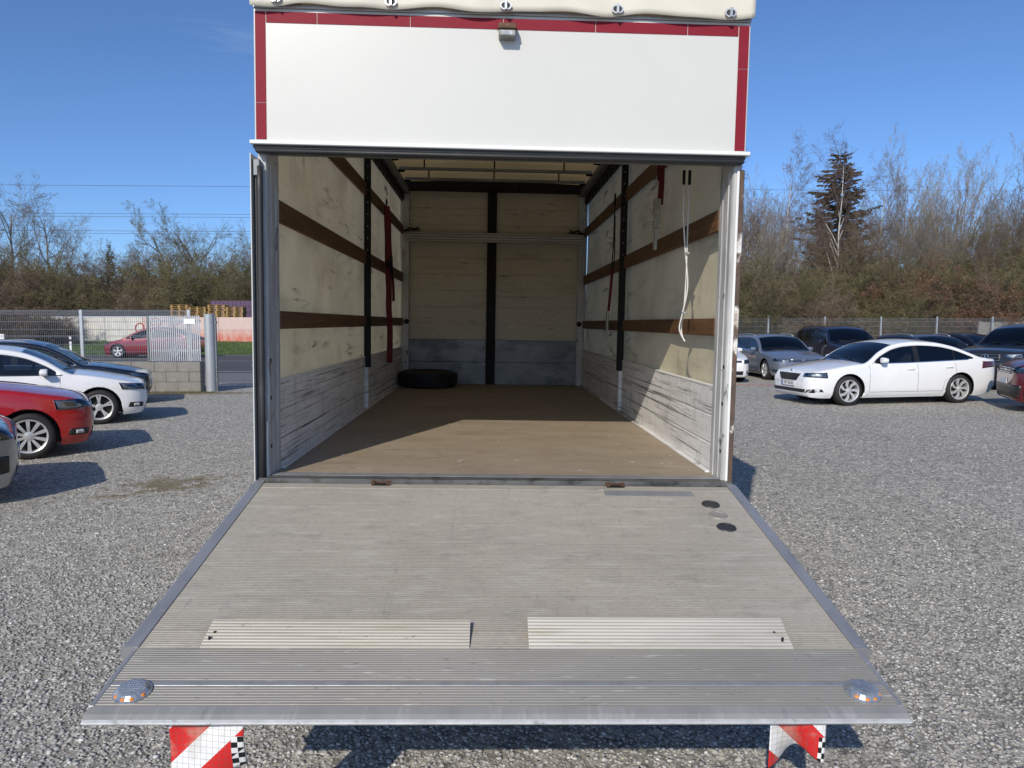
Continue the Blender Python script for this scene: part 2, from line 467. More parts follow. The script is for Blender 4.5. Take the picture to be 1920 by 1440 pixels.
    D['mortar'] = M('mortar', (.12, .115, .105), .9, var=.2, bump=.3)
    D['asphalt'] = M('asphalt', (.065, .066, .07), .8, var=.12, scale=1.2, stretch=(.3, 1, 1), layers=[((.11, .11, .11), 60, (1, 1, 1), .5, .8, .5), ((.10, .10, .10), 1.1, (.08, 1, 1), .5, .75, .5)])
    D['apron'] = M('pale_asphalt', (.15, .15, .15), .85, var=.1, scale=1.5, layers=[((.22, .22, .21), 40, (1, 1, 1), .5, .8, .5), ((.08, .08, .08), 1.2, (1, 1, 1), .6, .75, .4)])
    D['roadpaint'] = M('road_paint', (.62, .62, .60), .7, var=.1, layers=[((.2, .2, .2), 14, (1, 1, 1), .6, .75, .6)])
    D['grass'] = M('grass', (.060, .105, .022), .9, var=.35, scale=1.3, layers=[((.13, .125, .05), 2.2, (1, 1, 1), .5, .75, .5)], bump=.6, bscale=20, bdist=.05)
    D['blade'] = M('grass_blade', (.075, .135, .028), .8, var=.4, scale=2.5)
    D['earth'] = M('earth', (.085, .075, .045), .95, var=.3, scale=.6, layers=[((.06, .08, .03), 1.1, (1, 1, 1), .45, .7, .6)], bump=.5, bscale=6, bdist=.05)
    D['wall_white'] = M('whitewashed_concrete', (.62, .60, .55), .85, var=.1, scale=2, layers=[((.35, .33, .30), 2.5, (1, 1, .4), .5, .75, .5)])
    t = NT('pink_wash')
    sx = t.n('ShaderNodeSeparateXYZ'); t.l(t.obj, sx.inputs[0])
    zz = t.math('ADD', sx.outputs[2], t.math('MULTIPLY', t.math('SUBTRACT', t.noise(3), .5), .5))
    c = t.mix(t.ramp(zz, .35, 1.0), (.55, .19, .14), (.60, .45, .41))
    c = t.mix(t.math('MULTIPLY', t.ramp(t.noise(4, (1, 1, .3), 6), .5, .75), .55), c, (.62, .55, .50))
    t.color(c); t.p.inputs['Roughness'].default_value = .85
    D['wall_pink'] = t.m
    D['roof_felt'] = M('roof_felt', (.055, .052, .052), .85, var=.25, scale=1, stretch=(.4, 1, 1), layers=[((.14, .13, .125), 2, (.3, 1, 1), .5, .7, .6)])
    D['pallet'] = M('pallet_wood', (.33, .21, .08), .8, var=.25, scale=6)
    D['pallet_old'] = M('old_pallet_wood', (.10, .055, .035), .85, var=.35, scale=6)
    D['crate'] = M('purple_crate', (.085, .045, .10), .6, var=.2, scale=4)
    D['sign'] = M('sign_white', (.78, .79, .80), .5, var=.04)
    D['cable'] = M('cable', (.10, .11, .13), .5, var=.1)
    D['bark'] = M('bark', (.105, .088, .070), .95, var=.35, scale=3, stretch=(1, 1, .4))
    D['bark_light'] = M('bark_pale', (.20, .185, .155), .95, var=.3, scale=3, stretch=(1, 1, .4))
    D['birch'] = M('birch_bark', (.52, .50, .46), .8, var=.15, scale=3, layers=[((.06, .05, .045), 3.5, (1.5, 1.5, 3), .58, .66, .85)])
    def twig(name, a, b):
        t = NT(name)
        g = t.n('ShaderNodeObjectInfo')
        c = t.mix(t.ramp(t.noise(.8, detail=3), .35, .65), a, b)
        hs = t.n('ShaderNodeHueSaturation')
        t.l(c, hs.inputs['Color'])
        t.l(t.math('ADD', t.math('MULTIPLY', g.outputs['Random'], .5), .75), hs.inputs['Value'])
        t.color(hs.outputs[0]); t.p.inputs['Roughness'].default_value = .9
        t.p.inputs['Specular IOR Level'].default_value = .2
        return t.m
    D['twig_brown'] = twig('twigs_brown', (0.146, 0.111, 0.080), (0.208, 0.162, 0.119))
    D['twig_grey'] = twig('twigs_grey', (0.199, 0.177, 0.146), (0.276, 0.245, 0.199))
    D['twig_olive'] = twig('twigs_olive', (0.131, 0.119, 0.065), (0.192, 0.172, 0.088))
    D['twig_birch'] = twig('twigs_birch', (0.169, 0.124, 0.111), (0.227, 0.176, 0.156))
    D['twig_red'] = twig('twigs_reddish', (0.163, 0.094, 0.065), (0.208, 0.127, 0.086))
    D['bud_olive'] = twig('buds_olive', (.135, .120, .068), (.20, .178, .105))
    D['bud_brown'] = twig('withered_leaves', (0.195, 0.111, 0.062), (0.247, 0.156, 0.091))
    D['needles'] = twig('spruce_needles', (.055, .045, .029), (.10, .074, .050))
    # gravel
    def moss_over(t, c):
        for (px, py, rx, ry, lo) in ((-3.7, 4.45, .5, .5, .28), (-3.3, 4.9, .4, .3, .40), (-4.1, 3.9, .5, .3, .42), (-8.2, 15.6, 2.2, .34, .22), (-3.7, 1.8, 1.6, 1.2, .56), (-2.4, .2, .7, 1.2, .56)):
            mm = t.n('ShaderNodeMapping', vector_type='POINT')
            mm.inputs['Location'].default_value = (-px / rx, -py / ry, 0); mm.inputs['Scale'].default_value = (1 / rx, 1 / ry, 0)
            t.l(t.obj, mm.inputs[0])
            ln = t.n('ShaderNodeVectorMath', operation='LENGTH'); t.l(mm.outputs[0], ln.inputs[0])
            msk = t.math('SUBTRACT', t.noise(5, detail=6, rough=.7), t.math('MULTIPLY', ln.outputs['Value'], .2))
            c = t.mix(t.math('MULTIPLY', t.ramp(msk, lo, lo + .14), .72), c, (.135, .10, .035))
        return c
    def gravel(name, moss):
        t = NT(name)
        v1 = t.n('ShaderNodeTexVoronoi'); v1.inputs['Scale'].default_value = 85
        mp = t.coord(); t.l(mp, v1.inputs['Vector'])
        sp = t.n('ShaderNodeSeparateColor'); t.l(v1.outputs['Color'], sp.inputs[0])
        cr = t.n('ShaderNodeValToRGB'); t.l(sp.outputs[0], cr.inputs[0])
        e = cr.color_ramp.elements
        e[0].position = 0; e[0].color = (.25, .246, .236, 1); e[1].position = 1; e[1].color = (.66, .65, .62, 1)
        k = cr.color_ramp.elements.new(.55); k.color = (.36, .353, .338, 1)
        k = cr.color_ramp.elements.new(.88); k.color = (.46, .45, .43, 1)
        c = cr.outputs[0]
        c = t.mix(t.math('MULTIPLY', t.ramp(v1.outputs['Distance'], .45, .8), .4), c, (.13, .128, .125))
        c = t.mix(t.math('MULTIPLY', t.ramp(t.noise(.55, detail=5), .5, .75), .3), c, (.19, .178, .15))
        c = t.mix(t.math('MULTIPLY', t.ramp(t.noise(.21, detail=4), .40, .7), .25), c, (.40, .40, .40))
        v2 = t.n('ShaderNodeTexVoronoi'); v2.inputs['Scale'].default_value = 30
        t.l(t.coord(), v2.inputs['Vector'])
        sp2 = t.n('ShaderNodeSeparateColor'); t.l(v2.outputs['Color'], sp2.inputs[0])
        c = t.mix(sp2.outputs[0], t.mix(1.0, c, (.62, .62, .62), 'MULTIPLY'), t.mix(1.0, c, (1.4, 1.4, 1.38), 'MULTIPLY'))
        c = t.mix(t.ramp(t.noise(24, detail=3, rough=.7), .34, .66), t.mix(1.0, c, (.66, .655, .64), 'MULTIPLY'), t.mix(1.0, c, (1.3, 1.28, 1.22), 'MULTIPLY'))
        c = t.mix(t.ramp(t.noise(7, detail=5, rough=.75), .36, .64), t.mix(1.0, c, (.80, .795, .78), 'MULTIPLY'), t.mix(1.0, c, (1.16, 1.145, 1.10), 'MULTIPLY'))
        if moss: c = moss_over(t, c)
        t.color(c); t.p.inputs['Roughness'].default_value = .85; t.p.inputs['Specular IOR Level'].default_value = .3
        h = t.math('SUBTRACT', 1.0, v1.outputs['Distance'])
        t.bump(h, .45, .008)
        return t.m
    D['gravel'] = gravel('gravel', True)
    t = NT('gravel_stone')
    g = t.n('ShaderNodeNewGeometry')
    cr = t.n('ShaderNodeValToRGB'); t.l(g.outputs['Random Per Island'], cr.inputs[0])
    e = cr.color_ramp.elements
    e[0].position = 0; e[0].color = (.25, .246, .238, 1); e[1].position = 1; e[1].color = (.70, .69, .66, 1)
    for ps, cc in ((.5, .35), (.85, .43), (.95, .52)):
        k = cr.color_ramp.elements.new(ps); k.color = (cc, cc * .98, cc * .94, 1)
    c = t.mix(t.math('MULTIPLY', t.ramp(t.noise(.9, detail=5), .5, .72), .4), cr.outputs[0], (.15, .135, .105))
    c = moss_over(t, c)
    t.color(c); t.p.inputs['Roughness'].default_value = .8; t.p.inputs['Specular IOR Level'].default_value = .3
    D['stone'] = t.m
mats()

# ------------------------------------------------------------------ the setting
def sheet(name, mat, x0, x1, y0, y1, z, nx=1, ny=1):
    m = MB()
    m.grid(lambda a, b: (x0 + (x1 - x0) * a, y0 + (y1 - y0) * b, z), nx, ny)
    o = m.build(name, mat, None, recalc=False)
    o['kind'] = 'structure'
    return o


def build_setting():
    D = MATS
    sheet('ground', D['earth'], -600, 600, -300, 900, -.012)
    sheet('gravel_yard', D['gravel'], -45, 45, -40, 28.2, 0)
    sheet('driveway', D['apron'], -60, 2.5, 19.2, 23.6, .004)
    sheet('road', D['asphalt'], -250, 2.6, 23.4, 38.9, .008)
    k = sheet('road_marking', D['roadpaint'], -250, 2.5, 38.2, 38.35, .012)
    sheet('road_marking', D['roadpaint'], -250, 2.5, 31.9, 32.02, .012)
    for i in range(14):
        sheet('road_marking', D['roadpaint'], -60 + i * 6.2, -57.4 + i * 6.2, 28.4, 28.52, .012)
    sheet('road_marking', D['roadpaint'], -250, 2.5, 24.1, 24.22, .012)
    sheet('path', D['apron'], -60, 2.4, 17.4, 17.7, .004)
    # grass bank beyond the road
    m = MB()
    def bank(a, b):
        x = -160 + 190 * a
        y = 38.9 + 12 * b
        z = .013 + .62 * min(1, b * 1.6) ** 1.3 + .04 * math.sin(x * .9) * b
        return (x, y, z)
    m.grid(bank, 90, 8)
    o = m.build('grass_bank', D['grass'], None, smooth=True, recalc=False)
    o['kind'] = 'structure'
    # grass blades on the bank (uncountable)
    rng = np.random.default_rng(3)
    n = 16000
    x = rng.uniform(-45, 4, n); b = rng.uniform(0, .62, n) ** 1.0
    z = .013 + .62 * np.minimum(1, b * 1.6) ** 1.3 + .04 * np.sin(x * .9) * b
    y = 38.9 + 12 * b
    h = rng.uniform(.05, .16, n); a = rng.uniform(0, 6.28, n)
    dx, dy = np.cos(a) * .022, np.sin(a) * .022
    lx, ly = rng.normal(0, .04, n), rng.normal(0, .04, n)
    V = np.stack([np.stack([x - dx, y - dy, z - .02], 1), np.stack([x + dx, y + dy, z - .02], 1), np.stack([x + lx, y + ly, z + h], 1)], 1).reshape(-1, 3)
    npmesh('grass_blades', V, np.arange(3 * n).reshape(-1, 3), D['blade'], kind='stuff', label='short green grass on the bank beyond the road', cat='grass')


def npmesh(name, V, Fc, mat, parent=None, kind=None, label=None, cat=None, smooth=False):
    me = bpy.data.meshes.new(name)
    k = Fc.shape[1]
    me.vertices.add(len(V)); me.vertices.foreach_set('co', np.ascontiguousarray(V, dtype=np.float32).ravel())
    me.loops.add(Fc.size); me.loops.foreach_set('vertex_index', np.ascontiguousarray(Fc, dtype=np.int32).ravel())
    me.polygons.add(len(Fc))
    me.polygons.foreach_set('loop_start', np.arange(0, Fc.size, k, dtype=np.int32))
    me.update(calc_edges=True)
    me.validate()
    o = link(name, me, parent, mat, smooth)
    if kind: o['kind'] = kind
    if label: tag(o, label, cat)
    return o


def gravel_stones():
    rng = np.random.default_rng(11)
    N = 310000; N2 = 95000
    x = np.concatenate([rng.uniform(-7.2, 7.2, N), rng.uniform(-13, 16, N2)]); y = np.concatenate([rng.uniform(-3.2, 6.0, N), rng.uniform(-2, 19, N2)])
    far = np.arange(N + N2) >= N
    d = np.hypot(x - CL[0], y - CL[1])
    keep = rng.uniform(0, 1, N + N2) < np.where(far, np.clip((d - 6) / 4, 0, 1) * np.clip((24 - d) / 10, 0, 1), np.clip((10.2 - d) / 5.5, 0, 1.0) ** 1.6)
    keep &= ~((np.abs(x) < 1.3) & (y > .3))
    x, y, d, far = x[keep], y[keep], d[keep], far[keep]
    n = len(x)
    s = rng.gamma(5, .00135, n) + .003
    s = np.clip(s, .0035, .017)
    s = np.where(far, rng.uniform(.008, .017, n), s)
    oct_v = np.array([(1, 0, 0), (0, 1, 0), (-1, 0, 0), (0, -1, 0), (0, 0, 1), (0, 0, -1)], float)
    oct_f = np.array([(0, 1, 4), (1, 2, 4), (2, 3, 4), (3, 0, 4), (1, 0, 5), (2, 1, 5), (3, 2, 5), (0, 3, 5)])
    V = oct_v[None] * (1 + rng.uniform(-.35, .35, (n, 6, 1))) + rng.normal(0, .16, (n, 6, 3))
    # random rotation
    q = rng.normal(size=(n, 4)); q /= np.linalg.norm(q, axis=1)[:, None]
    w, a, b, c = q.T
    R = np.stack([1 - 2 * (b * b + c * c), 2 * (a * b - c * w), 2 * (a * c + b * w), 2 * (a * b + c * w), 1 - 2 * (a * a + c * c), 2 * (b * c - a * w),
                  2 * (a * c - b * w), 2 * (b * c + a * w), 1 - 2 * (a * a + b * b)], 1).reshape(n, 3, 3)
    V = np.einsum('nij,nkj->nki', R, V) * s[:, None, None]
    V[:, :, 2] *= .55
    V += np.stack([x, y, s * .15], 1)[:, None, :]
    Fc = (oct_f[None] + (np.arange(n) * 6)[:, None, None]).reshape(-1, 3)
    npmesh('gravel_stones', V.reshape(-1, 3), Fc, MATS['stone'], kind='stuff', label='loose grey crushed gravel covering the yard', cat='gravel')

build_setting()
gravel_stones()

# ------------------------------------------------------------------ the box truck
TILT = 0.0165
truck = empty('box_truck', (-.0165, 0, 0), (0, TILT, 0))
tag(truck, 'white box truck with open cargo body and lowered aluminium tail lift', 'truck')
TM = Matrix.Translation((-.0165, 0, 0)) @ Matrix.Rotation(TILT, 4, 'Y') @ Matrix.Translation((0, 0, 1.0))


def part(m, name, mat, bevel=0, smooth=False, parent=None, label=None):
    o = m.build(name, mat, parent if parent else truck, bevel, smooth)
    if not parent:
        o.location = (0, 0, 1.0)
    if label: o['label'] = label
    return o


def pbox(name, mat, x0, x1, y0, y1, z0, z1, bevel=.003, parent=None, label=None):
    m = MB(); m.box(min(x0, x1), max(x0, x1), y0, y1, z0, z1)
    return part(m, name, mat, bevel, False, parent, label)


def build_truck():
    D = MATS
    LB = 6.18
    pbox('cargo_floor', D['plywood'], -1.224, 1.224, .1, LB, -.03, 0, 0, label='worn brown plywood cargo floor')
    o = pbox('rear_sill', D['sill'], -1.262, 1.262, -.06, .098, -.09, .003)
    pbox('sill_strip', D['alu_edge'], -1.215, 1.215, .02, .09, .0035, .006, .001, o)
    m = MB(); m.box(-1.2, 1.2, -.068, -.06, -.055, -.010)
    part(m, 'sill_tread', D['sill'], .002, False, o)
    pbox('floor_frame', D['black'], -1.2, 1.2, 0, LB, -.16, -.031, 0)
    for s in (-1, 1):
        X = lambda a: s * a
        # tarpaulin side
        m = MB()
        def tarp(a, b):
            y = .12 + (LB - .12) * a; z = -.1 + 2.74 * b
            bul = .010 * math.sin(y * 2.1 + s) * math.sin(b * PI) + .006 * math.sin(y * 5.3 + z * 3)
            return (s * (1.262 + bul), y, z)
        m.grid(tarp, 50, 22)
        part(m, 'side_tarpaulin', D['side_canvas'], 0, True)
        # drop-side boards
        for (y0, y1) in ((.222, 3.09), (3.15, 6.09)):
            for (z0, z1) in ((.004, .165), (.169, .328), (.332, .49)):
                pbox('side_board', D['board'], X(1.225), X(1.25), y0, y1, z0, z1, .005)
            pbox('board_cap', D['white_trim'], X(1.222), X(1.25), y0, y1, .491, .503, .002)
            for zc, h in ((.835, .10), (1.43, .12), (2.06, .12)):
                pbox('wooden_slat', D['wood'], X(1.212), X(1.236), y0 - (.005 if y0 < 1 else .03), y1 + .03, zc - h / 2, zc + h / 2, .004)
        # rear corner post with flutes
        prof = [(1.262, 0), (1.262, .22), (1.226, .22), (1.218, .214), (1.218, .165), (1.224, .16), (1.224, .15), (1.218, .145),
                (1.218, .075), (1.224, .07), (1.224, .06), (1.218, .055), (1.218, .012), (1.224, .0)]
        m = MB(); m.prism([(s * a, b) for a, b in prof], -.09, 2.60, 'z')
        post = part(m, 'rear_post', D['post'])
        for zz in (.16, .42, .62):
            m = MB(); m.lathe([(.001, 0), (.011, 0), (.011, .003), (.001, .003)], 12, 'x', (s * 1.2185 - (.003 if s > 0 else 0), .03, zz))
            part(m, 'bolt_hole', D['ink_black'], 0, False, post)
        if s > 0:
            pbox('post_edge', D['white_trim'], 1.236, 1.250, -.012, -.001, -.06, 1.66, .003)
            pbox('rusted_edge', D['rust_edge'], 1.2515, 1.274, -.016, .03, -.09, 1.66, .004, label='rusty brown outer post edge with peeling white paint')
        else:
            pbox('post_edge', D['white_trim'], -1.232, -1.224, -.012, -.001, -.08, .3, .002)
            m = MB(); m.tube([(-1.247, -.028, z) for z in (-.09, .4, 1.0, 1.5, 1.62)], .015, 10)
            part(m, 'seal_tube', D['rubber'], 0, True)
            pbox('seal_strip', D['rubber'], -1.278, -1.2635, -.02, .05, -.09, 1.66, .003)
            m = MB()
            for k in range(1):
                m.add([(-1.280, -.05, -.09), (-1.285, -.05, -.09), (-1.285, .1, -.09), (-1.280, .1, -.09),
                       (-1.284, -.05, 1.68), (-1.289, -.05, 1.68), (-1.289, .1, 1.68), (-1.284, .1, 1.68)],
                      [(0, 3, 2, 1), (4, 5, 6, 7), (0, 1, 5, 4), (1, 2, 6, 5), (2, 3, 7, 6), (3, 0, 4, 7)])
            part(m, 'curtain_edge', D['panel'])
            pbox('hinge_bracket', D['grey_steel'], -1.277, -1.243, -.04, -.006, 1.57, 1.655, .004)
        # middle post
        pbox('stanchion', D['black'], X(1.178), X(1.236), 3.088, 3.152, .40, 2.6, .004)
        pbox('stanchion_foot', D['board'], X(1.196), X(1.24), 3.095, 3.145, 0, .40, .004)
        m = MB()
        for k in range(9):
            z = 1.5 + k * .11
            m.lathe([(.001, 0), (.007, 0), (.007, .003), (.001, .003)], 8, 'y', (s * 1.2, 3.084, z))
        part(m, 'stanchion_hole', D['grey_steel'])['kind'] = 'stuff'
        # roof rail with runner wheels
        pbox('roof_rail', D['grey_steel'], X(1.13), X(1.225), .02, LB - .06, 2.53, 2.60, .006)
        pbox('rail_cover', D['black'], X(1.205), X(1.25), .02, LB - .06, 2.44, 2.53, .004)
        m = MB()
        for k in range(20):
            y = .5 + k * .28
            m.box(min(X(1.196), X(1.204)), max(X(1.196), X(1.204)), y, y + .012, 2.38, 2.46)
        part(m, 'runner_tab', D['black'])['kind'] = 'stuff'
        pbox('front_column', D['post'], X(1.135), X(1.224), 6.06, LB, 0.001, 2.575, .004)
        m = MB(); m.lathe([(.006, -.004), (.03, -.004), (.034, 0), (.03, .004), (.006, .004)], 16, 'y', (s * 1.165, 6.052, .84))
        part(m, 'lashing_eye', D['black'], 0, True)
        # lower floor corner angle
        pbox('floor_angle', D['board'], X(1.195), X(1.224), .222, 6.05, .0005, .012, .002)
    # front wall
    for (x0, x1) in ((-1.134, -.092), (.032, 1.134)):
        for k in range(9):
            z0 = .613 + k * .2185
            pbox('wall_board', D['front_wall'], x0, x1, 6.12, 6.15, z0, z0 + .2165, .0015)
        for k in range(2):
            pbox('kick_plate', D['kick'], x0, x1, 6.108, 6.15, .002 + k * .304, .304 + k * .304 - .002, .003)
    pbox('centre_post', D['black'], -.09, .03, 6.07, 6.15, .002, 2.575, .004)
    pbox('front_backing', D['panel'], -1.262, 1.262, 6.152, 6.19, -.1, 2.7, 0)
    pbox('front_beam', D['black'], -1.224, 1.224, 5.98, 6.15, 2.578, 2.72, .005)
    # roof
    m = MB()
    def roof(a, b):
        x = -1.262 + 2.524 * a; y = -.05 + 6.25 * b
        return (x, y, 2.675 + .02 * math.cos((y - .5) / .63 * 2 * PI) * math.sin(a * PI) + .03 * math.sin(a * PI))
    m.grid(roof, 16, 120)
    roof_o = part(m, 'roof_tarpaulin', D['roof_canvas'], 0, True)
    for k in range(9):
        y = .55 + k * .615
        b = pbox('roof_bow', D['grey_steel'], -1.13, 1.13, y, y + .035, 2.60, 2.635, .004)
        for hx in (-.78, -.02, .74):
            m = MB(); m.box(hx - .008, hx + .008, y + .012, y + .020, 2.51, 2.60)
            part(m, 'hook', D['black'], 0, False, b)
        for s in (-1, 1):
            m = MB(); m.tube([(s * 1.06, y + .017, 2.592), (s * 1.1, y + .017, 2.585), (s * 1.14, y + .017, 2.59)], .014, 6)
            part(m, 'bow_joint', D['black'], 0, True, b)
    # upper rear panel
    panel = pbox('rear_panel', D['panel'], -1.262, 1.262, -.05, -.015, 1.742, 2.392, .004)
    pbox('panel_ledge', D['white_trim'], -1.282, 1.28, -.074, -.012, 1.722, 1.7415, .003, panel)
    pbox('panel_frame', D['galv'], -1.263, 1.263, -.058, -.012, 2.3925, 2.412, .003, panel)
    pbox('seal_carrier', D['rubber'], -1.272, 1.262, -.052, -.005, 1.7045, 1.7215, .003)
    m = MB(); m.box(-1.262, 1.258, -.062, -.004, 1.682, 1.704)
    part(m, 'seal_lip', D['rubber'], .009, True)
    pbox('header_beam', D['grey_steel'], -1.215, 1.215, -.003, .06, 1.69, 1.74, .004)
    # tape
    xs = [-1.200, -.945, -.478, -.008, .462, .935, 1.199]
    for a, b in zip(xs[:-1], xs[1:]):
        pbox('reflective_tape', D['tape'], a + .0015, b - .0015, -.0525, -.0502, 2.322, 2.376, 0, panel)
    for zs in ((1.749, 1.93), (1.933, 2.376)):
        pbox('reflective_tape', D['tape'], -1.254, -1.202, -.0525, -.0502, zs[0], zs[1], 0, panel)
    for zs in ((1.749, 2.16), (2.163, 2.376)):
        pbox('reflective_tape', D['tape'], 1.2015, 1.254, -.0525, -.0502, zs[0], zs[1], 0, panel)
    # roof skirt
    m = MB()
    def skirt(a, b):
        x = -1.268 + 2.536 * a; z = 2.397 + .34 * b
        near = min(abs(x - q) for q in (-1.14, -.57, .003, .565, 1.14))
        pull = math.exp(-(near / .09) ** 2)
        z -= (.008 * math.sin(a * PI * 9 + 1) + .004 * math.sin(a * 47)) * (1 - b)
        y = -.082 - .010 * (1 - pull) * (1 - b) - .006 * math.sin(a * 31 + b * 4) * (1 - pull)
        return (x, y + b * b * .03, z)
    m.grid(skirt, 120, 12)
    sk = part(m, 'roof_skirt', D['outer_canvas'], 0, True)
    md = sk.modifiers.new('t', 'SOLIDIFY'); md.thickness = .003
    for q, zz in ((-1.14, 2.424), (-.57, 2.422), (.003, 2.421), (.565, 2.42), (1.14, 2.419)):
        m = MB()
        vs = []
        for (ra, h) in ((.030, 0), (.030, .006), (.022, .006), (.022, 0)):
            vs.append((ra, h))
        n = 24
        P = []
        for ra, h in vs:
            for j in range(n):
                a = 2 * PI * j / n
                P.append((q + ra * math.cos(a), -.094 - h, zz + ra * .72 * math.sin(a)))
        m.add(P, [(i * n + j, i * n + (j + 1) % n, (i + 1) % 4 * n + (j + 1) % n, (i + 1) % 4 * n + j) for i in range(4) for j in range(n)])
        m.cur = 1
        m.add([(q + .0225 * math.cos(2 * PI * j / n), -.0945, zz + .0162 * math.sin(2 * PI * j / n)) for j in range(n)], [tuple(range(n))])
        m.cur = 0
        m.box(q - .006, q + .006, -.112, -.094, zz - .022, zz + .022)
        part(m, 'turn_fastener', [D['galv'], D['ink_black']], 0, False, sk)
    # work lamp
    m = MB()
    m.prism([(-.05, 2.343), (-.118, 2.331), (-.128, 2.302), (-.122, 2.300), (-.05, 2.315)], -.033, .056, 'x')
    lamp = part(m, 'work_lamp', D['rust'], .002, False, panel, 'small rusty work lamp')
    # deeper pieces of the lamp stay siblings under the panel
    m = MB(); m.box(-.031, .054, -.118, -.052, 2.2675, 2.3005)
    part(m, 'lamp_housing', D['lamp_grey'], .004, False, panel)
    m = MB(); m.box(-.014, .038, -.1195, -.117, 2.274, 2.294)
    part(m, 'lamp_lens', D['reflector'], .001, False, panel)
    m = MB()
    for x in (-.037, .059): m.lathe([(.001, -.003), (.005, -.003), (.005, .003), (.001, .003)], 8, 'x', (x, -.11, 2.301))
    part(m, 'lamp_bolt', D['ink_black'], 0, False, panel)['kind'] = 'stuff'

    # ---- tail lift
    ang = math.radians(10.41)
    m = MB()
    m.prism([(0, -.009), (-1.694, -.009), (-1.694, -.025), (-.02, -.07)], -1.217, 1.217, 'x')
    lift = part(m, 'tail_lift', D['alu_edge'], label='lowered ribbed aluminium tail lift platform')
    lift.location = (0, -.12, 1.0 - .0085)
    lift.rotation_euler = (ang, 0, 0)
    def sub(m, name, mat, bevel=0, smooth=False, label=None):
        return part(m, name, mat, bevel, smooth, lift, label)
    def ribbed(u0, u1, x0, x1, pitch=.0115, depth=.0005, zt=0.0, zb=-.0088):
        n = max(1, int((u1 - u0 - .006) / pitch)); pit = (u1 - u0 - .006) / n
        pr = [(-u0 - .001, zt)]
        for i in range(n):
            a = u0 + .003 + i * pit
            pr += [(-a - pit * .58, zt), (-a - pit * .66, zt - depth), (-a - pit * .92, zt - depth), (-a - pit, zt)]
        pr += [(-u1 + .001, zt)]
        pr += [(-u1 + .001, zb), (-u0 - .001, zb)]
        m = MB(); m.prism(pr, x0, x1, 'x')
        return m
    m = MB(); m.box(-1.215, 1.215, -.058, .0, -.0088, .0005)
    sub(m, 'hinge_strip', D['alu'], .002)
    seams = [.06, .255, .452, .65, .862, 1.082, 1.304, 1.41, 1.578]
    for a, b in zip(seams[:-1], seams[1:]):
        sub(ribbed(a, b, -1.215, 1.215, depth=.0007 if a < 1.3 else .001), 'deck_plank', D['alu'] if a < 1.35 else D['alu_dark'])
    m = MB(); m.box(-1.215, 1.215, -1.60, -1.579, -.0088, .0003)
    sub(m, 'smooth_band', D['alu_edge'], .001)
    sub(ribbed(1.601, 1.694, -1.216, 1.216, depth=.0011), 'deck_plank', D['alu_dark'])
    m = MB(); m.prism([(-1.695, .0005), (-1.728, -.0005), (-1.744, -.006), (-1.744, -.022), (-1.695, -.026)], -1.226, 1.226, 'x')
    sub(m, 'nose_bevel', D['nose'])
    m = MB(); m.prism([(-1.7441, -.006), (-1.752, -.010), (-1.754, -.014), (-1.752, -.019), (-1.7441, -.021)], -1.2255, 1.2255, 'x')
    sub(m, 'nose_edge', D['alu_bright'])
    for s in (-1, 1):
        m = MB()
        m.prism([(s * 1.216, .004), (s * 1.262, .004), (s * 1.276, -.008), (s * 1.276, -.045), (s * 1.216, -.045)], -1.408, .03, 'y')
        sub(m, 'edge_rail', D['alu_edge'])
        m = MB(); m.box(min(s * 1.2175, s * 1.236), max(s * 1.2175, s * 1.236), -1.692, -1.409, -.035, -.002)
        sub(m, 'edge_trim', D['alu_edge'], .003)
    # roll stops, hinged at their rear edge and slightly raised
    for (x0, x1, hgt) in ((-1.012, -.112, .022), (.09, 1.0, .034)):
        n = 9
        pr = []
        L = .128
        for i in range(n):
            a = i / n; b = (i + 1) / n
            for f in (a + .02, a + .075):
                pr.append((-1.41 + L * f, .004 + hgt * f + .0022))
            pr += [(-1.41 + L * (a + .082), .004 + hgt * a), (-1.41 + L * (b - .004), .004 + hgt * b)]
        pr.append((-1.41 + L, .004 + hgt + .001))
        bot = [(-1.41 + L, .001 + hgt - .008), (-1.41, .0008)]
        m = MB(); m.prism(pr + bot, x0, x1, 'x')
        st = sub(m, 'roll_stop', D['stop'] if x0 > 0 else D['stop_dull'])
    m = MB()
    for x, u in ((.955, 1.345), (.972, 1.38), (-.985, 1.345), (-.992, 1.376)):
        m.lathe([(.0005, .0225), (.0045, .0225), (.0045, .0), (.0005, .0)], 10, 'z', (x, -u, -.002 if x < 0 else .002))
    sub(m, 'stop_rivet', D['ink_black'])['kind'] = 'stuff'
    # warning lamps
    for s in (-1, 1):
        m = MB()
        c = (s * 1.132, -1.63, 0)
        m.lathe([(.0005, .0), (.056, .0), (.056, .004), (.052, .006), (.042, .017), (.036, .020), (.0005, .021)], 20, 'z', c)
        m.cur = 1
        for k, a in enumerate((-2.4, -1.75, -1.2, -.5)):
            ca, sa = math.cos(a), math.sin(a)
            m.lathe([(.0005, .0085), (.007, .007), (.009, .002), (.0005, 0)], 8, 'z', (c[0] + .0445 * ca, c[1] + .0445 * sa, .0045))
        m.cur = 2
        for i in range(-3, 4):
            for j in range(-3, 4):
                if i * i + j * j < 11:
                    m.lathe([(.0022, .0), (.0018, .0016), (.0003, .0018)], 6, 'z', (c[0] + i * .0085, c[1] + j * .0085, .0203))
        sub(m, 'warning_lamp', [D['lamp_glass'], D['amber'], D['chrome']], 0, False)
    # foot buttons
    for k, u in enumerate((.222, .345, .477)):
        m = MB()
        m.lathe([(.0005, .0012), (.033, .0012), (.036, .0042), (.043, .0042), (.046, .0)], 28, 'z', (1.06, -u, 0))
        sub(m, 'foot_button', D['alu_dark'] if k == 1 else D['rubber'], 0, False, 'metal foot switch disc' if k == 1 else 'black rubber foot switch')
